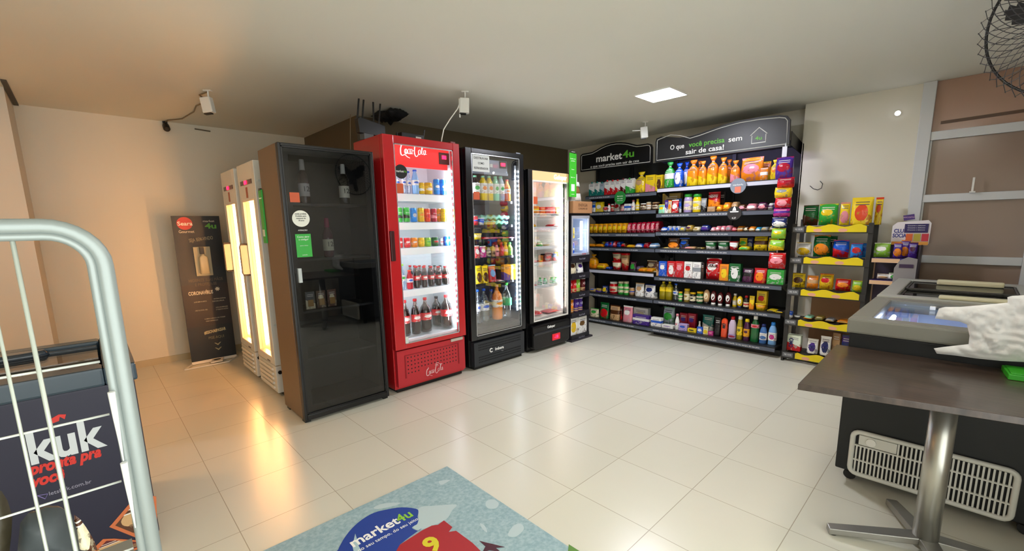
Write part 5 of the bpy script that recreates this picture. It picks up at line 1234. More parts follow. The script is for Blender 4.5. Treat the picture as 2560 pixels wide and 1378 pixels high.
for i, x in enumerate((-.12,-.065,-.01)):
    place('energy_drink_can', ['leftmost','middle','rightmost'][i]+' of three slim blue energy drink cans in the small lit fridge', 'can', build_parts('can', .05, .13, 'blue', 'silver', 1), (cx+x, 1.53, 1.051), 0, 'slim blue energy drink cans in the tower')
for i, x in enumerate((-.11,-.055,.005)):
    place('energy_drink_can', ['leftmost','middle','rightmost'][i]+' of three slim yellow cans on the small fridge\'s upper shelf', 'can', build_parts('can', .05, .13, 'gold', 'olive', 1), (cx+x, 1.54, 1.227), 0, 'slim yellow cans in the tower')
b = thing('cardboard_box', 'open brown cardboard box with black print on top of the tower display', 'box', (2.523, 1.40, 1.521))
part('box_body', MB().box(-.18,.18,.0,.26,0,.135), mat('a5774f', .7), b, .003); text('ENERGIA', .05, (0,-.001,.09), b, mat('5a3a22', .7), width=.17); text('CONSUMO DE', .03, (0,-.001,.05), b, mat('5a3a22', .7), width=.17)
g = thing('instruction_sign', 'tall bright green instruction sign standing above the white lit cooler corner', 'sign', (2.335, 1.40, 1.70))
part('card', MB().box(-.063,.063,0,.003,0,.475), mat('3db52c', .45), g); part('top_tab', MB().box(-.04,.04,-.001,.002,.475,.502), BLACK, g); text('ATENÇÃO', .014, (0,-.002,.488), g, TXW)
for s, z, q in (('Escolha seus', .415, .018),('produtos', .392, .018),('Escaneie', .30, .014),('Pague no app', .215, .014),('market4u', .03, .014)): text(s, q, (0,-.001,z), g, TXW)
part('white_panel', MB().box(-.03,.03,-.001,0,.065,.14), mat('e6efe2', .5), g)
k = thing('tiered_stand', 'small white tiered stand with brown cookies on the cardboard box', 'display stand', (2.50, 1.49, 1.657))
part('base', MB().box(-.07,.07,-.03,.08,0,.01), WHITEP, k); part('lower_tier', MB().loft([(.01,.06,.05,5),(.09,.05,.04,5)], 16), mat('d8d4cc', .5), k); part('cookies', MB().loft([(.0905,.05,.04,3),(.13,.046,.036,3),(.17,.03,.025,3)], 18, wob=.1), mat('8a5e34', .6), k)
part('upper_tier', MB().loft([(.171,.045,.035,5),(.22,.03,.03,5)], 16), WHITEP, k); part('neck', MB().box(-.014,.014,-.01,.01,.22,.31), mat('d8dad6', .5), k)

# ---- snack rack -----------------------------------------------------------------
t = thing('snack_rack', 'black freestanding rack with yellow shelf rails, right of the shelf units', 'rack', (3.24, -.875, 0), -pi/2)
RK = mat('2b2a28', .45); YEL = mat('e8cf10', .4, emis=0)
for x in (-.31, .27):
    part('front_post', MB().box(x, x+.035, 0.0005, .02, .02, 1.36), RK, t); part('rear_post', MB().box(x, x+.035, .28, .30, .02, 1.40), RK, t)
for x in (-.31, .285):
    part('foot', MB().box(x, x+.02, -.02, .32, .0, .03), RK, t)
for i, z in enumerate((1.315,1.02,.71,.41,.075)):
    s = MB().box(-.275,.27,.02,.28,z,z+.012); s.box(-.31,.305,-.012,.0,z-.045,z+.02)
    sh = part('shelf', s, RK, t, .002)
    P_ = [(-.19,z-.035),(.26 if i != 3 else .20,z-.035),(.26 if i != 3 else .20,z+.015)]+[(.22-.03*j, z+.025+.012*sin(j*.9+1.2)) for j in range(14)]+[(-.19,z+.018)]
    rl = part('yellow_rail', MB().extrude(P_, (0,-.0155,0), (1,0,0), (0,0,1), (0,.0035,0)), YEL, sh)
    em = MB(); disc(em, -.10, z-.018, .034, -.0165, rz=.016); disc(em, .09, z-.018, .034, -.0165, rz=.016); part('pink_emblem', em, mat('e6a88a', .5), rl)
    text('R$ 10,90', .022, (-.253,-.0155,z-.008), part('price_tag', MB().box(-.30,-.21,-.0145,-.0122,z-.03,z+.012), mat('6e7072', .4), sh), mat('e8e8e8', .5), width=.06)
for s in (('OMO', .05, (-.875+.662), .0),): pass
for key_, desc_, txt, rt in (('S5','white and red washing powder box','OMO',1),('S5','white and navy washing powder pouch','OMO',0),('S5','white and violet washing powder pouch','OMO',0)):
    for (o, wd, hh) in PLACED.get((key_, desc_), []):
        text(txt, .05, (0 if not rt else -.02, -.012 if rt==0 else -.001, hh*.5), o, mat('1a1f6a', .4), bold=.03, width=wd*.7 if not rt else hh*.6, ry=0, rot=(FRONT, 0, 0) if not rt else (FRONT, -pi/2, 0))
for key_, desc_, txt, cc, sz in (('R2','red candy pouch standing above a cardboard tray','TRENTO','f4f4f0',.035),('R7','orange cleaner bottle with writing','VEJA','1a1a1a',.04),('R5','large red chocolate bag','KitKat','3a1010',.06),('R5','green coffee box','3C','f4f4f0',.05)):
    for (o, wd, hh) in PLACED.get((key_, desc_), []): text(txt, sz, (0, -.004, hh*.68), o, mat(cc, .4), bold=.02, width=min(wd*.75, .14))

# ---- biscuit display --------------------------------------------------------------
t = thing('biscuit_display', 'violet and white cardboard biscuit display with header card, beside the snack rack', 'display stand', (3.22, -1.35, 0), -pi/2)
VI = mat('35207c', .45)
part('header_card', MB().extrude([(-.06,1.17),(.17,1.165),(.185,1.18),(.185,1.35),(.165,1.375),(-.03,1.36),(-.06,1.33)], (0,.16,0), (1,0,0), (0,0,1), (0,.02,0), 0, 1), [mat('e6e0e4', .5), mat('3a1c2c', .5)], t)
hc = bpy.data.objects['header_card'] if False else None
hcard = t.children[-1]
part('violet_panel', MB().box(.02,.17,.155,.1595,1.27,1.345), mat('2c1f5c', .5), hcard)
text('CLUB', .045, (-.005,.158,1.285), hcard, mat('2a2f86', .5), bold=.03, width=.085); text('SOCIAL', .045, (.0,.158,1.245), hcard, mat('2a2f86', .5), bold=.03, width=.105)
for zz in (1.33,1.312,1.294): text('Crocante e delicioso', .012, (.095,.1545,zz), hcard, TXW, width=.11)
for i, c in enumerate(('d8642c','b8a83c','c83040')): part('picture_tile', MB().box(.035+i*.05,.078+i*.05,.154,.1595,1.20,1.262), mat(c, .5), hcard)
part('orange_band', MB().box(-.055,.18,.154,.1595,1.168,1.195), mat('e09a3c', .5), hcard)
tb = part('top_tab', MB().obox((.04,.165,1.40),(.035,0,.006),(0,.003,0),(-.004,0,.022)), mat('4a2f78', .5), t); text('BISCOITO', .016, (.04,.161,1.40), tb, mat('e0b8d8', .5))
for z in (1.04,.85):
    s = part('tray', MB().box(-.155,.12,.0,.19,z,z+.012).box(-.155,.10,-.008,.0,z-.02,z+.02,), VI, t); part('tray_lip', MB().box(-.155,.03,-.012,-.008,z-.018,z+.016), mat('e0b890', .5), s)
part('side_panel', MB().extrude([(.0,.84),(.14,.84),(.14,1.06),(.08,1.075),(.03,1.045),(.0,.98)], (0,-.02,0), (1,0,0), (0,0,1), (0,.012,0)), mat('8f8a8c', .5), t)
part('violet_label', MB().box(.03,.12,-.024,-.0205,.985,1.015), mat('3c2648', .5), t)
part('support_board', MB().box(.14,.15,-.01,.2,.0,1.17), mat('2a2030', .5), t); part('support_board', MB().box(-.16,-.15,.19,.199,.0,1.06), mat('a88a6c', .6), t); part('back_board', MB().box(-.155,.14,.20,.21,0,1.17), mat('3a2c44', .5), t)

# ================================================================ CHEST FREEZERS
def chest(name, label, x0, x1, y0, y1, H, body, rim, cat='freezer', wheels=True, top=.05):
    t = thing(name, label, cat, ((x0+x1)/2, (y0+y1)/2, 0)); a, b = (x1-x0)/2, (y1-y0)/2; rt_ = H-top; wl = .06
    m = MB().box(-a,-a+wl,-b,b,.07,rt_).box(a-wl,a,-b,b,.07,rt_).box(-a+wl,a-wl,-b,-b+wl,.07,rt_).box(-a+wl,a-wl,b-wl,b,.07,rt_).box(-a+wl,a-wl,-b+wl,b-wl,.07,.32)
    part('body', m, body, t, .008)
    r = MB(); q = .012
    r.box(-a-q,-a+wl+.03,-b-q,b+q,rt_,H).box(a-wl-.03,a+q,-b-q,b+q,rt_,H).box(-a+wl+.03,a-wl-.03,-b-q,-b+wl+.02,rt_,H).box(-a+wl+.03,a-wl-.03,b-wl-.02,b+q,rt_,H)
    part('rim', r, rim, t, .010)
    if wheels:
        for sx in (-1, 1):
            for sy in (-1, 1):
                c = part('caster', MB().cyl((sx*(a-.07)-.02,sy*(b-.06),.03),(sx*(a-.07)+.02,sy*(b-.06),.03),.028,14).box(sx*(a-.07)-.02,sx*(a-.07)+.02,sy*(b-.06)-.02,sy*(b-.06)+.02,.045,.07), BLACKM, t)
    return t, a, b
# black chest freezer with white grille, near the table
RIMG = mat('7c7c74', .35)
t, a, b = chest('chest_freezer', 'black chest freezer with white grille and open lit glass top, under the dark table', 1.08, 1.96, -2.15, -1.40, .895, mat('0c0f12', .55), RIMG, top=.075)
part('light_tube', MB().tube([(-a+.150,b-.16,.845),(-a+.150,b-.50,.845)], .011, 8), mat('ffffff', .5, emis=26., emcol='cfe2ff'), t)
part('light_tube', MB().tube([(-a+.17,b-.125,.845),(-a+.48,b-.125,.845)], .011, 8), mat('ffffff', .5, emis=18., emcol='cfd8ff'), t)
part('inner_liner', MB().box(-a+.061,a-.061,-b+.061,-b+.065,.32,.82).box(-a+.061,a-.061,b-.065,b-.061,.32,.82).box(-a+.061,-a+.065,-b+.065,b-.065,.32,.82).box(a-.065,a-.061,-b+.065,b-.065,.32,.82).box(-a+.065,a-.065,-b+.065,b-.065,.321,.33), mat('c8d4e8', .4), t)
gl_ = part('sliding_glass', MB().box(-a+.10,a-.095,-b+.09,b-.09,.868,.873), glass((.93,.97,1.), .06), t)
part('glass_handle', MB().loft([(.874,.035,.16,3),(.888,.03,.15,3)], 18, cx=a-.17, cy=-.05), mat('55585a', .3), gl_)
part('glass_catch', MB().box(a-.22,a-.19,.09,.115,.873,.893), WHITEP, gl_, .003)
gm = MB(); gy0, gy1, gz0, gz1 = -.26, .31, .075, .305
pts = []
for (cy_, cz_, a0) in ((gy1-.03,gz1-.03,0),(gy0+.03,gz1-.03,90),(gy0+.03,gz0+.03,180),(gy1-.03,gz0+.03,270)):
    for k in range(5): an = radians(a0+k*22.5); pts.append((cy_+.03*cos(an), cz_+.03*sin(an)))
GW = mat('d2d2ca', .4)
fo = MB().tube([(-a-.012,p[0],p[1]) for p in pts], .012, 8, closed=True)
gr = None
sl = fo
n = 34
for i in range(n):
    y = gy0+.02+(gy1-gy0-.04)*i/(n-1); sl.box(-a-.016,-a-.006, y-.0035,y+.0035, gz0+.012, gz1-.012 if y < .13 else .232)
for z in (.152,.232): sl.box(-a-.017,-a-.005,gy0+.008,gy1-.008,z-.0035,z+.0035)
gr = part('vent_grille', fo, GW, t, label='white slatted vent grille')
part('grille_backing', MB().box(-a-.004,-a-.001,gy0,gy1,gz0,gz1), mat('1a1a1c', .7), gr)
part('control_plate', MB().box(-a-.018,-a-.004,.135,.285,.240,.292), GW, gr, .002); part('control_dial', MB().cyl((-a-.018,.235,.266),(-a-.026,.235,.266),.02,20), WHITEP, gr)
# second chest freezer, grey glass lids
t, a, b = chest('chest_freezer', 'white chest freezer with grey sliding glass lids and cream handles, by the window', 2.02, 3.17, -2.12, -1.40, .90, mat('c8c8c0', .5), mat('a9aaa2', .35), top=.06)
lidm = glass((.42,.42,.42), .16, .03)
for x0_, x1_, z_ in ((-a+.10, .03, .868), (-.01, a-.09, .882)):
    l = part('glass_lid', MB().box(x0_,x1_,-b+.085,b-.085,z_,z_+.005), lidm, t); 
    part('lid_frame', MB().box(x0_,x0_+.02,-b+.085,b-.085,z_+.005,z_+.010).box(x1_-.02,x1_,-b+.085,b-.085,z_+.005,z_+.010).box(x0_+.02,x1_-.02,-b+.085,-b+.095,z_+.005,z_+.010).box(x0_+.02,x1_-.02,b-.095,b-.085,z_+.005,z_+.010), mat('3c3a38', .4), l)
part('lid_handle', MB().box(.36,.42,-.22,.13,.888,.925), mat('d8d2ae', .4), t, .012, label='cream moulded handle'); part('lid_handle', MB().box(-a+.01,-a+.07,-.24,.08,.9,.922), mat('d8d2ae', .4), t, .010, label='cream moulded handle')
part('inner_basket', MB().box(-.35,-.05,-.10,.25,.33,.36).box(.15,.45,.0,.25,.33,.40), mat('6a5a52', .5), t)
# blue chest freezer on the left
t, a, b = chest('chest_freezer', 'navy blue ice cream chest freezer with writing on its front, behind the wire rack', -2.62, -1.625, .60, 1.30, .86, mat('15132e', .45), mat('33424e', .25), top=.075)
part('inner_liner', MB().box(-a+.061,a-.061,-b+.061,b-.061,.33,.60), mat('a08c76', .6), t)
for y0_, y1_, z_ in ((-b+.10, .03, .818), (-.03, b-.09, .832)):
    l = part('glass_lid', MB().box(-a+.10,a-.10,y0_,y1_,z_,z_+.005), glass((.86,.80,.74), .12, .02), t)
    part('lid_frame', MB().box(-a+.10,a-.10,y1_-.035,y1_,z_+.005,z_+.012) if z_ > .82 else MB().box(-a+.10,a-.10,y1_-.03,y1_,z_+.005,z_+.012), mat('6e6c60', .4) if z_ < .82 else mat('303a42', .3), l)
part('lid_handle', MB().loft([(.832,.22,.05,2.4),(.862,.20,.035,2.4)], 24, cx=.02, cy=b-.12), mat('26323e', .2, coat=.3), t, label='dark oval lid handle'); part('lid_handle', MB().loft([(.824,.20,.03,2.4),(.845,.18,.02,2.4)], 24, cx=.02, cy=-b+.12), mat('1c2a5a', .2, coat=.3), t, label='blue oval lid handle')
for i, (x, y, c, c2, ds) in enumerate(((-1.92,.80,'d8c898','amber','cream and yellow'),(-2.02,.78,'red','orange','red'),(-2.18,.84,'tan','brown','tan'))):
    place('frozen_food_bag', ds+' frozen food bag under the glass of the blue chest freezer', 'frozen food', build_parts('flat', .12, .05, c if c in HEX else 'cream', c2, i), (x, y, .602), .4*i)
fx, fy_ = 2.1225-.0, -b-.001       # lettering on the front
def kx(X): return X+2.1225-.006
text('kuk', .175, (kx(-1.852), fy_, .588), t, mat('cdd2d6', .5), bold=.03, width=.215)
text('pronta pra', .062, (kx(-1.860), fy_, .512), t, mat('d02a20', .5), bold=.045, shear=.25, width=.205); text('você', .062, (kx(-1.918), fy_, .462), t, mat('d02a20', .5), bold=.045, shear=.25, width=.09)
text('letskuk.com.br', .022, (kx(-1.862), fy_, .398), t, mat('9a96a8', .5), width=.12)
part('flame_emblem', MB().extrude([(0,0),(.018,.004),(.022,.02),(.034,.006),(.04,.024),(.02,.03),(-.004,.018)], (kx(-1.875), fy_-.0005, .675), (1,0,0), (0,0,1), (0,.001,0)), mat('d02a20', .5), t)
part('cursor_emblem', MB().tube([(kx(-1.952),fy_,.405),(kx(-1.925),fy_,.400),(kx(-1.934),fy_,.383),(kx(-1.952),fy_,.405)], .0016, 5), mat('8a7ab8', .5), t)
for i, P_ in enumerate(KUK_TRAYS):
    P_ = [(kx(p), max(.03, q)) for p, q in P_]
    mx_ = sum(p[0] for p in P_)/len(P_); mz_ = sum(p[1] for p in P_)/len(P_)
    tr_ = part('printed_tray', MB().extrude(P_, (0,fy_-.001,0), (1,0,0), (0,0,1), (0,.001,0)), mat('c86a3c', .5), t)
    part('printed_food', MB().extrude([(mx_+(p-mx_)*.78, mz_+(q-mz_)*.78) for p, q in P_], (0,fy_-.002,0), (1,0,0), (0,0,1), (0,.001,0)), pmat('maroon' if i else 'brown', 'tan', 2), tr_)

# ================================================================ TABLE, BAG
t = thing('table', 'dark brown table on a round steel pole, in front of the black chest freezer', 'table', (.69, -1.785, 0))
Q = [(.281,-1.368),(1.066,-1.354),(1.066,-2.33),(.50,-2.33)]; Q = [(a-.69, b+1.785) for a, b in Q]
def wood():
    m = mat('2a201a', .3, coat=.25, name='dark_wood'); nt = m.node_tree; b = nt.nodes['Principled BSDF']
    tc = nt.nodes.new('ShaderNodeTexCoord'); mp = nt.nodes.new('ShaderNodeMapping'); mp.inputs['Scale'].default_value = (40, 2.5, 3)
    n = nt.nodes.new('ShaderNodeTexNoise'); n.inputs['Scale'].default_value = 3; n.inputs['Detail'].default_value = 6; r = nt.nodes.new('ShaderNodeValToRGB')
    r.color_ramp.elements[0].color = (*lin('2b211b'), 1); r.color_ramp.elements[1].color = (*lin('4a3b32'), 1); r.color_ramp.elements[0].position = .35; r.color_ramp.elements[1].position = .7
    nt.links.new(tc.outputs['Object'], mp.inputs[0]); nt.links.new(mp.outputs[0], n.inputs['Vector']); nt.links.new(n.outputs['Fac'], r.inputs[0]); nt.links.new(r.outputs[0], b.inputs['Base Color'])
    return m
part('tabletop', MB().extrude(Q, (0,0,.725), (1,0,0), (0,1,0), (0,0,.025)), wood(), t, .002)
part('pole', MB().cyl((0,0,.03),(0,0,.722),.042,28), mat('b0aea6', .3, .9), t)
part('mounting_plate', MB().box(-.12,.12,-.12,.12,.715,.7245), mat('5a5a58', .4, .7), t)
ft = MB()
for dx, dy, L_ in ((-.14,.31,.34),(.31,.14,.33),(-.31,-.14,.33),(.14,-.31,.33)):
    u = Vector((dx,dy,0)).normalized(); v = Vector((-u.y,u.x,0)); b0 = len(ft.v)
    for (d_, w_, zt) in ((.03,.032,.075),(L_,.022,.035)):
        for sg in (-1, 1):
            for z in (zt-.03, zt): q = u*d_+v*w_*sg; ft.v.append((q.x, q.y, z))
    for f in ((0,1,3,2),(4,6,7,5),(0,4,5,1),(2,3,7,6),(1,5,7,3),(0,2,6,4)): ft.face([b0+i for i in f])
part('foot_cross', ft, mat('9c9a94', .35, .8), t, .004)
gl2 = MB()
for dx, dy, L_ in ((-.14,.31,.32),(.31,.14,.31),(-.31,-.14,.31),(.14,-.31,.31)):
    u = Vector((dx,dy,0)).normalized()*L_; gl2.cyl((u.x,u.y,0),(u.x,u.y,.01),.015,12)
part('glides', gl2, BLACK, t)
def inside(p, poly):
    x, y = p; c = False
    for i in range(len(poly)):
        x1, y1 = poly[i-1]; x2, y2 = poly[i]
        if (y1 > y) != (y2 > y) and x < (x2-x1)*(y-y1)/(y2-y1)+x1: c = not c
    return c
def edist(p, poly):
    best = 9
    for i in range(len(poly)):
        a = Vector(poly[i-1]); b = Vector(poly[i]); q = Vector(p); d = b-a; k = max(0, min(1, (q-a).dot(d)/max(1e-9, d.dot(d)))); best = min(best, (q-a-d*k).length)
    return best
from mathutils import noise
def puffed(poly, o, u, v, w, thick, reach, step=.008, crumple=.006, seed=0):
    """crumpled closed bag whose outline is poly"""
    bm = bmesh.new(); n = []
    m = len(poly); P_ = []
    for i in range(m):
        a = Vector(poly[i]); b = Vector(poly[(i+1) % m]); k = max(1, int((b-a).length/step))
        for j in range(k): P_.append(tuple(a+(b-a)*j/k))
    pts = [Vector((a, b, 0)) for a, b in P_]; nb = len(pts)
    xs = [p[0] for p in poly]; ys = [p[1] for p in poly]; x = min(xs)+step/2
    while x < max(xs):
        y = min(ys)+step/2
        while y < max(ys):
            if inside((x, y), poly) and edist((x, y), poly) > step*.55: pts.append(Vector((x+(rnd.random()-.5)*step*.2, y+(rnd.random()-.5)*step*.2, 0)))
            y += step
        x += step
    from mathutils.geometry import delaunay_2d_cdt
    co, ed, fa, *_ = delaunay_2d_cdt([p.to_2d() for p in pts], [(i, (i+1) % nb) for i in range(nb)], [], 1, 1e-6)
    mb = MB(); o, u, v, w = map(Vector, (o, u, v, w)); N_ = len(co)
    for sg in (1, -1):
        for c in co:
            d = edist(c, poly); k = min(1, d/reach); th = thick*math.sqrt(max(0, 1-(1-k)**2)); nz = crumple*(1.6*abs(noise.noise(Vector((c.x*16+seed, c.y*16, sg*3))))+1.2*abs(noise.noise(Vector((c.x*34, c.y*34+seed, sg))))-.4) if d > 1e-4 else 0
            mb.v.append(tuple(o+u*c.x+v*c.y+w*(sg*(th+nz*min(1,k*2)))))
    for f in fa:
        mb.face(f, 0, True); mb.face([N_+i for i in reversed(f)], 0, True)
    return mb
bagm = mat('f0f0ee', .3, name='thin_plastic')
_nt = bagm.node_tree; _b = _nt.nodes['Principled BSDF']; _o = _nt.nodes['Material Output']; _t = _nt.nodes.new('ShaderNodeBsdfTransparent'); _tl = _nt.nodes.new('ShaderNodeBsdfTranslucent'); _tl.inputs[0].default_value = (.85,.85,.84,1)
_m1 = _nt.nodes.new('ShaderNodeMixShader'); _m1.inputs[0].default_value = .35; _m2 = _nt.nodes.new('ShaderNodeMixShader'); _m2.inputs[0].default_value = .12
_nt.links.new(_b.outputs[0], _m1.inputs[1]); _nt.links.new(_tl.outputs[0], _m1.inputs[2]); _nt.links.new(_m1.outputs[0], _m2.inputs[1]); _nt.links.new(_t.outputs[0], _m2.inputs[2]); _nt.links.new(_m2.outputs[0], _o.inputs[0])
t = single('plastic_bag', 'white crumpled plastic carrier bag with faint grey letters lying on the dark table', 'plastic bag', puffed([(-a, b) for a, b in BAG_POLY], (0,0,0), (0,-1,0), (0,0,1), (1,0,0), .014, .05, .007, .016), bagm, (.985, 0, 0))
text('UZLIKOK', .045, (-.036, -2.015, .925), t, mat('8f9296', .5), rot=(FRONT, radians(72), -pi/2), width=.15)
single('green_tray', 'bright green flat tray under the plastic bag on the table', 'tray', MB().box(-.07,.08,-.16,.16,0,.022).box(-.062,.072,-.152,.152,.022,.026), mat('2f9a1c', .4), (.975, -2.10, .751), .1, bevel=.003)

# ================================================================ WIRE RACK in the foreground
t = thing('wire_rack', 'silver tube rack with thin white wires in the left foreground', 'rack', (-1.92, -1.10, 0))
TB = mat('8f9794', .42, .35); xr = .232; xl = -.30; zt = 1.405; R_ = .045
arc = [(xr-R_+R_*sin(a), 0, zt-R_+R_*cos(a)) for a in [i*pi/16 for i in range(9)]]
arc2 = [(xl+R_-R_*cos(a), 0, zt-R_+R_*sin(a)) for a in [i*pi/16 for i in range(9)]]
part('tube_frame', MB().tube([(xl,0,.02)]+arc2+arc+[(xr,0,.02)], .0086, 14, flat=1), TB, t)
arcb = [(xr-.0105-(R_-.0105)+(R_-.0105)*sin(a), -.003, zt-R_+(R_-.0105)*cos(a)) for a in [i*pi/16 for i in range(9)]]
part('inner_tube', MB().tube([(xl+.05,-.003,zt-.0105)]+arcb+[(xr-.0105,-.003,.05)], .0045, 10), TB, t)
for z in (1.247,1.181,1.093,1.0,.90): part('cross_wire', MB().tube([(xl,.006,z),(xr-.018,.006,z)], .0014, 8), mat('dfe3da', .3, .3), t)
for x in (.165,.143,.04,-.06,-.16,-.24): part('upright_wire', MB().tube([(x,-.002,.60),(x,-.002,zt-.012)], .0021 if x > .15 else .0016, 8), mat('b9c0b4', .35, .3), t)
for z in (1.20,1.11): part('weld_tab', MB().loft([(z-.075,.0008,.002),(z-.02,.0028,.004),(z+.012,.0036,.004)], 10, cx=xr-.013, cy=-.010), mat('e6e8e6', .3), t)
part('lower_shelf', MB().box(xl+.012,xr-.02,.01,.26,.865,.875), mat('8a8f8c', .4, .5), t)
part('shelf_support', MB().box(xl+.012,xl+.02,.01,.26,.80,.865).box(xr-.03,xr-.02,.01,.26,.80,.865), TB, t)
for x in (xl, xr): part('foot', MB().tube([(x,-.20,.012),(x,.25,.012)], .011, 10), TB, t)
single('grey_bag', 'dark grey crumpled bag resting behind the wires of the rack', 'bag', puffed(GREY_POLY, (0,0,0), (1,0,0), (0,0,1), (0,1,0), .03, .03, .004, .004, 3), mat('3c4244', .6), (0,-.96,0))
single('snack_packet', 'brown and cream patterned packet beside the dark grey bag in the rack', 'packet', puffed(PACK_POLY, (0,0,0), (1,0,0), (0,0,1), (0,1,0), .010, .015, .003, .002, 5), pmat('brown', 'cream', 3), (0,-.955,0))
single('brown_packet', 'dark olive brown packet at the left edge of the rack', 'packet', puffed(BROWN_POLY, (0,0,0), (1,0,0), (0,0,1), (0,1,0), .02, .02, .004, .003, 8), mat('332d1c', .5), (0,-.97,0))

# ================================================================ FAN (only its cage edge is in view)
fn = Vector((-.80,.50,-.28)).normalized(); fc = Vector((1.38,-1.99,2.20)); us = fn.cross(Vector((0,0,1))).normalized(); vs = us.cross(fn)
t = thing('wall_fan', 'large black wire cage fan in the upper right corner', 'fan', tuple(fc))
rg = MB(); rg.tube([us*.30*cos(2*pi*i/48)+vs*.30*sin(2*pi*i/48) for i in range(48)], .006, 8, closed=True); part('cage_ring', rg, BLACK, t)
cg = MB(); K = 44
for i in range(K):
    a = 2*pi*i/K
    for sg in (1, -1):
        pts_ = []
        for k in range(9):
            q = k/8; r_ = .05+(.325-.05)*q; an = a+sg*q*.65; pts_.append(us*r_*cos(an)+vs*r_*sin(an)+fn*(.075*math.sqrt(max(0,1-(q*.98)**2))))
        cg.tube(pts_, .0016, 4)
part('front_cage', cg, mat('3a3a3c', .4), t)
cb = MB()
for i in range(30):
    a = 2*pi*i/30; cb.tube([us*(.06+.235*q)*cos(a)+vs*(.06+.235*q)*sin(a)-fn*(.10*math.sqrt(max(0,1-(q*.97)**2))) for q in [k/6 for k in range(7)]], .0016, 4)
part('rear_cage', cb, BLACK, t)
part('motor', MB().tube([-fn*.20,-fn*.18,-fn*.04,-fn*.03], [.05,.07,.07,.04], 18), BLACK, t)
bl = MB()
for k in range(3):
    for j in range(10):
        a0 = 2*pi*k/3+j*.09; a1 = a0+.09; b0 = len(bl.v); r0, r1 = .04, .255-.0009*(j-5)**2*10
        for an, off in ((a0, (j-5)*.006), (a1, (j-4)*.006)):
            for r_ in (r0, r1): bl.v.append(tuple(us*r_*cos(an)+vs*r_*sin(an)+fn*off))
        bl.face((b0,b0+1,b0+3,b0+2), 0, True)
part('blades', bl, mat('151517', .35), t)
part('hub_badge', MB().tube([fn*.07,fn*.082], .055, 20), BLACK, t)
wp = Vector((1.55-fc.x, YF+.012-fc.y, 0)); part('wall_arm', MB().tube([-fn*.19, (-fn*.19+wp)/2+Vector((0,0,.02)), wp], .016, 10).box(wp.x-.06,wp.x+.06,YF+.001-fc.y,YF+.02-fc.y,-.1,.1), BLACK, t)

# ================================================================ CEILING AND WALL DEVICES
def spot(x, y, label, rz, tilt, plate=True):
    t = thing('ceiling_spotlight', label, 'spotlight', (x, y, CEIL), rz)
    part('stem', MB().cyl((.0,0,-.05),(.0,0,-.001),.006,8).box(-.03,.03,-.015,.015,-.006,-.0005), WHITEP, t)
    ca, sa = cos(tilt), sin(tilt)
    part('housing', MB().obox((-.02*sa-.01,0,-.115),(.04*ca,0,.04*sa),(0,.028,0),(-.06*sa,0,.06*ca)), mat('dcdcd6', .4), t, .008)
    part('lens', MB().obox((.068*sa-.022,0,-.18),(.028*ca,0,.028*sa),(0,.018,0),(0,0,.004)), BLACK, t)
    return t
spot(-.83, 2.63, 'small white spotlight on the ceiling at the left, near the wall camera', -.7, .12)
s2 = spot(.775, 1.32, 'small white spotlight on the ceiling above the red cooler', -.7, -.05)
part('side_bracket', MB().box(-.055,-.045,-.01,.01,-.21,-.06), WHITEP, s2)
s3 = spot(3.03, .92, 'small white spotlight on the ceiling above the gap between the two signs', -.9, .1)
part('side_bracket', MB().obox((-.09,0,-.09),(.05,0,0),(0,.004,0),(0,0,.004)), WHITEP, s3)
single('white_cable', 'white cable running from the ceiling spotlight down to the red cooler', 'cable', MB().tube([(.74,1.33,2.45),(.72,1.36,2.38),(.68,1.42,2.30),(.64,1.46,2.22),(.625,1.47,2.15),(.62,1.475,2.115)], .005, 8), WHITEP)
single('white_cable', 'thin white cable hanging on the taupe wall left of the red cooler', 'cable', MB().tube([(.37,2.652,2.519),(.36,2.652,2.42),(.35,2.65,2.3),(.34,2.65,2.15),(.335,2.65,1.9)], .004, 6), mat('8d8570', .5))
t = thing('security_camera', 'small black security camera at the top of the far left wall', 'camera', (-.95, YB, 2.47))
part('mount', MB().box(-.02,.02,-.02,-.0005,.03,.06).tube([(0,-.02,.045),(0,-.045,.03)], .008, 8), BLACKM, t)
part('camera_body', MB().tube([(0,-.02,.02),(0,-.035,.0),(0,-.075,-.035),(0,-.085,-.042)], [.024,.03,.03,.024], 16), BLACK, t); part('lens', MB().tube([(0,-.084,-.041),(0,-.089,-.045)], .015, 14), mat('3a3c40', .1), t)
single('camera_cable', 'thin cable along the ceiling from the spotlight to the security camera', 'cable', MB().tube([(-.95,4.07,2.505),(-.94,4.0,2.512),(-.84,3.85,2.514),(-.80,3.45,2.514),(-.82,3.2,2.514),(-.78,2.95,2.510),(-.86,2.80,2.514),(-.83,2.66,2.512)], .005, 6), mat('7d6b4c', .5))
single('wall_clip', 'short dark cable clip near the ceiling on the far left wall', 'clip', MB().obox((-.63,4.113,2.475),(.07,0,-.004),(0,.006,0),(0,0,.006)), mat('5d5036', .5))
t = single('ceiling_opening_cables', 'black ragged cable bundle at a ceiling opening above the red cooler', 'cable bundle', puffed(HOLE_POLY, (0,0,0), (1,0,0), (0,1,0), (0,0,1), .03, .06, .02, .03, 2), mat('08080a', .7), (0,0,CEIL-.045))
t = thing('wifi_router', 'black router with four antennas standing on top of the red cooler', 'router', (.125, 1.75, 2.111), .15)
part('router_body', MB().extrude([(-.13,.045),(.12,.04),(.12,.135),(-.12,.165),(-.14,.15)], (0,-.02,0), (1,0,0), (0,0,1), (0,.05,0)), BLACK, t, .004); part('stand', MB().box(-.09,.0,-.02,.04,.0,.045), mat('55585a', .4), t)
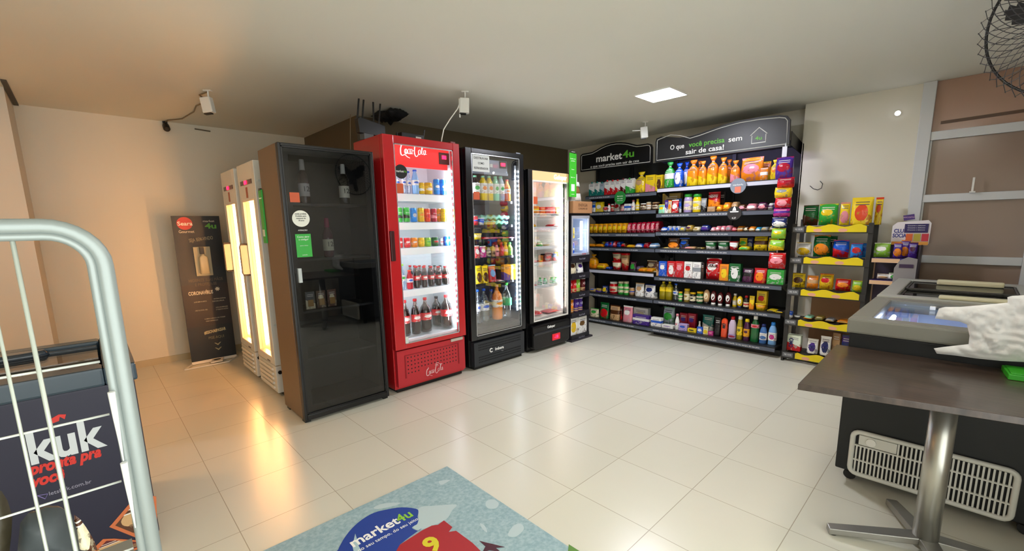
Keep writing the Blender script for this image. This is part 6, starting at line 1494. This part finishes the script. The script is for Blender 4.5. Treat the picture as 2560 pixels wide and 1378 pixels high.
for i, (x, dx) in enumerate(((-.12,.03),(-.075,.03),(.035,.01),(.085,.03))): part('antenna', MB().obox((x+dx/2,.02,.225),(.007,0,0),(0,.004,0),(dx/2,0,.09)), BLACK, t, .002)
part('cable', MB().tube([(.1,.02,.15),(.16,.05,.12),(.2,.1,.05),(.24,.12,.01)], .004, 6), BLACK, t)
t = thing('set_top_box', 'flat black box with a white label on top of the red cooler', 'electronic box', (.445, 1.66, 2.111), .05)
part('box_body', MB().box(-.12,.10,-.03,.06,0,.075), mat('131114', .4), t, .003); part('white_label', MB().box(.02,.075,-.0315,-.03,.02,.055), mat('d8d8d0', .5), t); part('antenna', MB().obox((.125,.0,.08),(.004,0,0),(0,.003,0),(.012,0,.05)), BLACK, t); part('side_antenna', MB().box(-.155,-.145,-.01,.0,0,.07), BLACK, t)

t = thing('panel_glint', 'small bright reflection, added as a glowing disc high on the glossy wall panel', 'light', (XW-.0005, -1.21, 2.305), -pi/2)  # glowing disc added in place of a reflection on the panel
part('rim', MB().tube([(0,0,0),(0,-.008,0)], .022, 20), mat('c9c5b4', .3), t); part('glint_disc', MB().tube([(0,-.0085,0),(0,-.011,0)], .018, 20), mat('ffffff', .4, emis=30., emcol='eef0ff'), t)  # rim and glowing disc both added to stand in for the reflection

# ================================================================ BANNER STAND
t = thing('banner_stand', 'tall black hand sanitizer banner stand with red round logo and white foot pedal frame', 'banner', (-.8475, 3.78, 0))
pb = part('banner_panel', MB().box(-.205,.205,0,.012,.035,1.553), mat('141410', .45), t)
part('brown_field', MB().box(-.2045,.2045,-.001,.0,.40,.85), mat('241a15', .5), pb)
part('round_logo', disc(MB(), -.102, 1.478, .066, -.003, rz=.064), mat('c02a20', .45), pb)
text('Seara', .055, (-.10,-.005,1.475), pb, mat('e8ddd0', .5), bold=.02, width=.125); text('Gourmet', .042, (-.095,-.002,1.395), pb, mat('cfc4b0', .5), width=.13)
text('market', .032, (.105,-.002,1.50), pb, mat('cfc8b8', .5), width=.10); text('4u', .075, (.12,-.002,1.448), pb, mat('5aa030', .5), bold=.03, width=.10)
text('SEJA BEM-VINDO', .05, (.02,-.002,1.315), pb, mat('8d8266', .5), bold=.02, width=.21, rot=(FRONT, -.12, 0))
dp = part('dispenser_photo', MB().box(-.062,.085,-.014,-.001,.935,1.238), mat('b8b090', .5), pb, .004, label='white sanitizer dispenser plate')
part('dispenser_bottle', MB().loft([(.96,.040,.03,4),(1.13,.038,.03,4),(1.15,.016,.016),(1.17,.016,.016)], 20, cx=.01, cy=-.045), mat('cfc6a6', .4), dp); part('dispenser_nozzle', MB().box(-.012,.022,-.07,-.014,1.165,1.235), mat('3a3630', .4), dp, .003)
text('HIGIENIZE SUAS MÃOS', .042, (.015,-.002,.890), pb, mat('5a4a38', .5), bold=.02, width=.30); text('E PROTEJA-SE', .042, (.01,-.002,.845), pb, mat('5a4a38', .5), bold=.02, width=.19)
text('CORONAVÍRUS', .052, (-.045,-.0025,.757), pb, mat('cfc6b0', .5), bold=.03, width=.215)
sv = MB(); n = 16; sv.extrude([((.026 if k % 2 else .014)*cos(2*pi*k/n), (.026 if k % 2 else .014)*sin(2*pi*k/n)) for k in range(n)], (.105,-.0025,.785), (1,0,0), (0,0,1), (0,.001,0)); part('virus_emblem', sv, mat('cfc6b0', .5), pb)
for x, z, s in ((-.06,.665,'LAVE BEM AS MÃOS'),(.115,.68,'MANTENHA DISTÂNCIA'),(.10,.655,'SEGURA'),(-.06,.575,'USE ÁLCOOL GEL'),(.125,.585,'EVITE AGLOMERAÇÃO'),(.125,.562,'E TOQUE NO ROSTO'),(.05,.475,'CUBRA A BOCA AO TOSSIR'),(.02,.45,'COM O ANTEBRAÇO')): text(s, .016, (x,-.0025,z), pb, mat('a8a08c', .5), bold=.02, width=.11 if x != .05 else .19)
text('#ISSOVAIPASSAR', .045, (.035,-.002,.335), pb, mat('c8bc90', .5), bold=.03, width=.20, rot=(FRONT, -.10, 0)); text('PISE AQUI', .04, (.04,-.002,.265), pb, mat('7a7050', .5), width=.14)
for k, z in enumerate((.205,.15)):
    part('chevron', MB().extrude([(-.032,0),(-.02,.0),(.0,-.016),(.02,0),(.032,0),(0,-.032)], (.045,-.002,z), (1,0,0), (0,0,1), (0,.001,0)), mat('9a9270', .5), pb)
part('foot_frame', MB().box(-.29,.10,-.16,-.148,.004,.016).obox((-.245,-.075,.012),(.008,0,0),(.04,.078,0),(0,0,.006)).obox((.155,-.075,.012),(.008,0,0),(.055,.078,0),(0,0,.006)).box(-.205,.205,0,.01,.004,.034), mat('d9d6cc', .35), t, .002)
pd_ = part('foot_pedal', MB().extrude([(-.06,-.13),(.045,-.13),(.085,.0),(-.02,.0)], (0,0,.02), (1,0,0), (0,1,0), (0,0,.012)), mat('dcd9d0', .35), t); part('pedal_hole', MB().loft([(.0325,.034,.026),(.034,.034,.026)], 24, cx=.012, cy=-.055), BLACK, pd_)

# ================================================================ PRINTED MAT ON THE FLOOR
def rugmat():
    m = mat('86a4ac', .75, name='mat_print'); nt = m.node_tree; b = nt.nodes['Principled BSDF']; tc = nt.nodes.new('ShaderNodeTexCoord')
    n = nt.nodes.new('ShaderNodeTexNoise'); n.inputs['Scale'].default_value = 60; n.inputs['Detail'].default_value = 8
    r = nt.nodes.new('ShaderNodeValToRGB'); r.color_ramp.elements[0].position = .3; r.color_ramp.elements[1].position = .72
    r.color_ramp.elements[0].color = (*lin('86a5ad'), 1); r.color_ramp.elements[1].color = (*lin('a9c1c5'), 1)
    nt.links.new(tc.outputs['Object'], n.inputs['Vector']); nt.links.new(n.outputs['Fac'], r.inputs[0]); nt.links.new(r.outputs[0], b.inputs['Base Color']); return m
t = thing('floor_mat', 'grey blue printed floor mat with blue market badge and red ribbon', 'mat', (-.335, .213, 0))
def rp(pts): return [(a+.335, b-.213) for a, b in pts]
base = part('mat_base', MB().box(-1.25,0.0,-1.25,0,.0,.006), rugmat(), t)
base.rotation_euler[2] = radians(-.8)
def flatp(name, pts, z, m, par): return part(name, MB().extrude(rp(pts), (0,0,z), (1,0,0), (0,1,0), (0,0,.0006)), m, par)
def smooth_poly(P_, k=5):
    q = []; n = len(P_)
    for i in range(n):
        a0, a1, a2, a3 = [Vector(P_[(i+j) % n]) for j in (-1,0,1,2)]
        for j in range(k): u = j/k; v = .5*((2*a1)+(-a0+a2)*u+(2*a0-5*a1+4*a2-a3)*u*u+(-a0+3*a1-3*a2+a3)*u**3); q.append((v.x, v.y))
    return q
for k, c_ in enumerate(RUG_CLOUDS): flatp('printed_cloud', smooth_poly(c_), .0062, mat('b6c9cb', .75), t)
flatp('blue_badge', smooth_poly(RUG_BLUE, 3), .0070, mat('1d3f94', .6), t); flatp('red_ribbon', RUG_RED, .0072, mat('a8242a', .6), t); flatp('plane_emblem', RUG_PLANE, .0070, mat('4a1c2c', .6), t)
text('market', .085, (-.905+.335, -.035-.213+.02, .0082), t, TXW, lay=True, bold=.02, width=.235, extrude=.0003); text('4u', .085, (-.752+.335, -.035-.213+.02, .0082), t, mat('8cc63a', .6), lay=True, bold=.02, width=.075, extrude=.0003)
text('no seu tempo, do seu jeito', .03, (-.865+.335, -.075-.213, .0082), t, TXW, lay=True, width=.30, extrude=.0003)
text('9', .13, (-.762+.335, -.275-.213, .0084), t, mat('d8cc2c', .6), lay=True, bold=.04, extrude=.0003); text('1', .13, (-.905+.335, -.285-.213, .0084), t, mat('d8cc2c', .6), lay=True, bold=.04, extrude=.0003)
flatp('green_spot', [(-.336,-.70),(-.336,-.80),(-.40,-.80),(-.395,-.74)], .0062, mat('5c8a34', .6), t)
sw = MB(); sw.extrude(rp([(-1.04,-.10),(-1.02,-.03),(-.975,.04),(-.985,.0),(-1.0,-.05),(-1.005,-.10)]), (0,0,.0078), (1,0,0), (0,1,0), (0,0,.0005)); part('white_swoosh', sw, mat('a8c4cc', .6), t)
# loose cardboard cartons seen behind the snack rack
single('cardboard_box', 'flattened brown cardboard carton against the wall behind the snack rack', 'box', MB().box(-.015,.015,-.22,.22,0,.66), mat('a47c58', .7), (3.576,-.93,.001), bevel=.004)
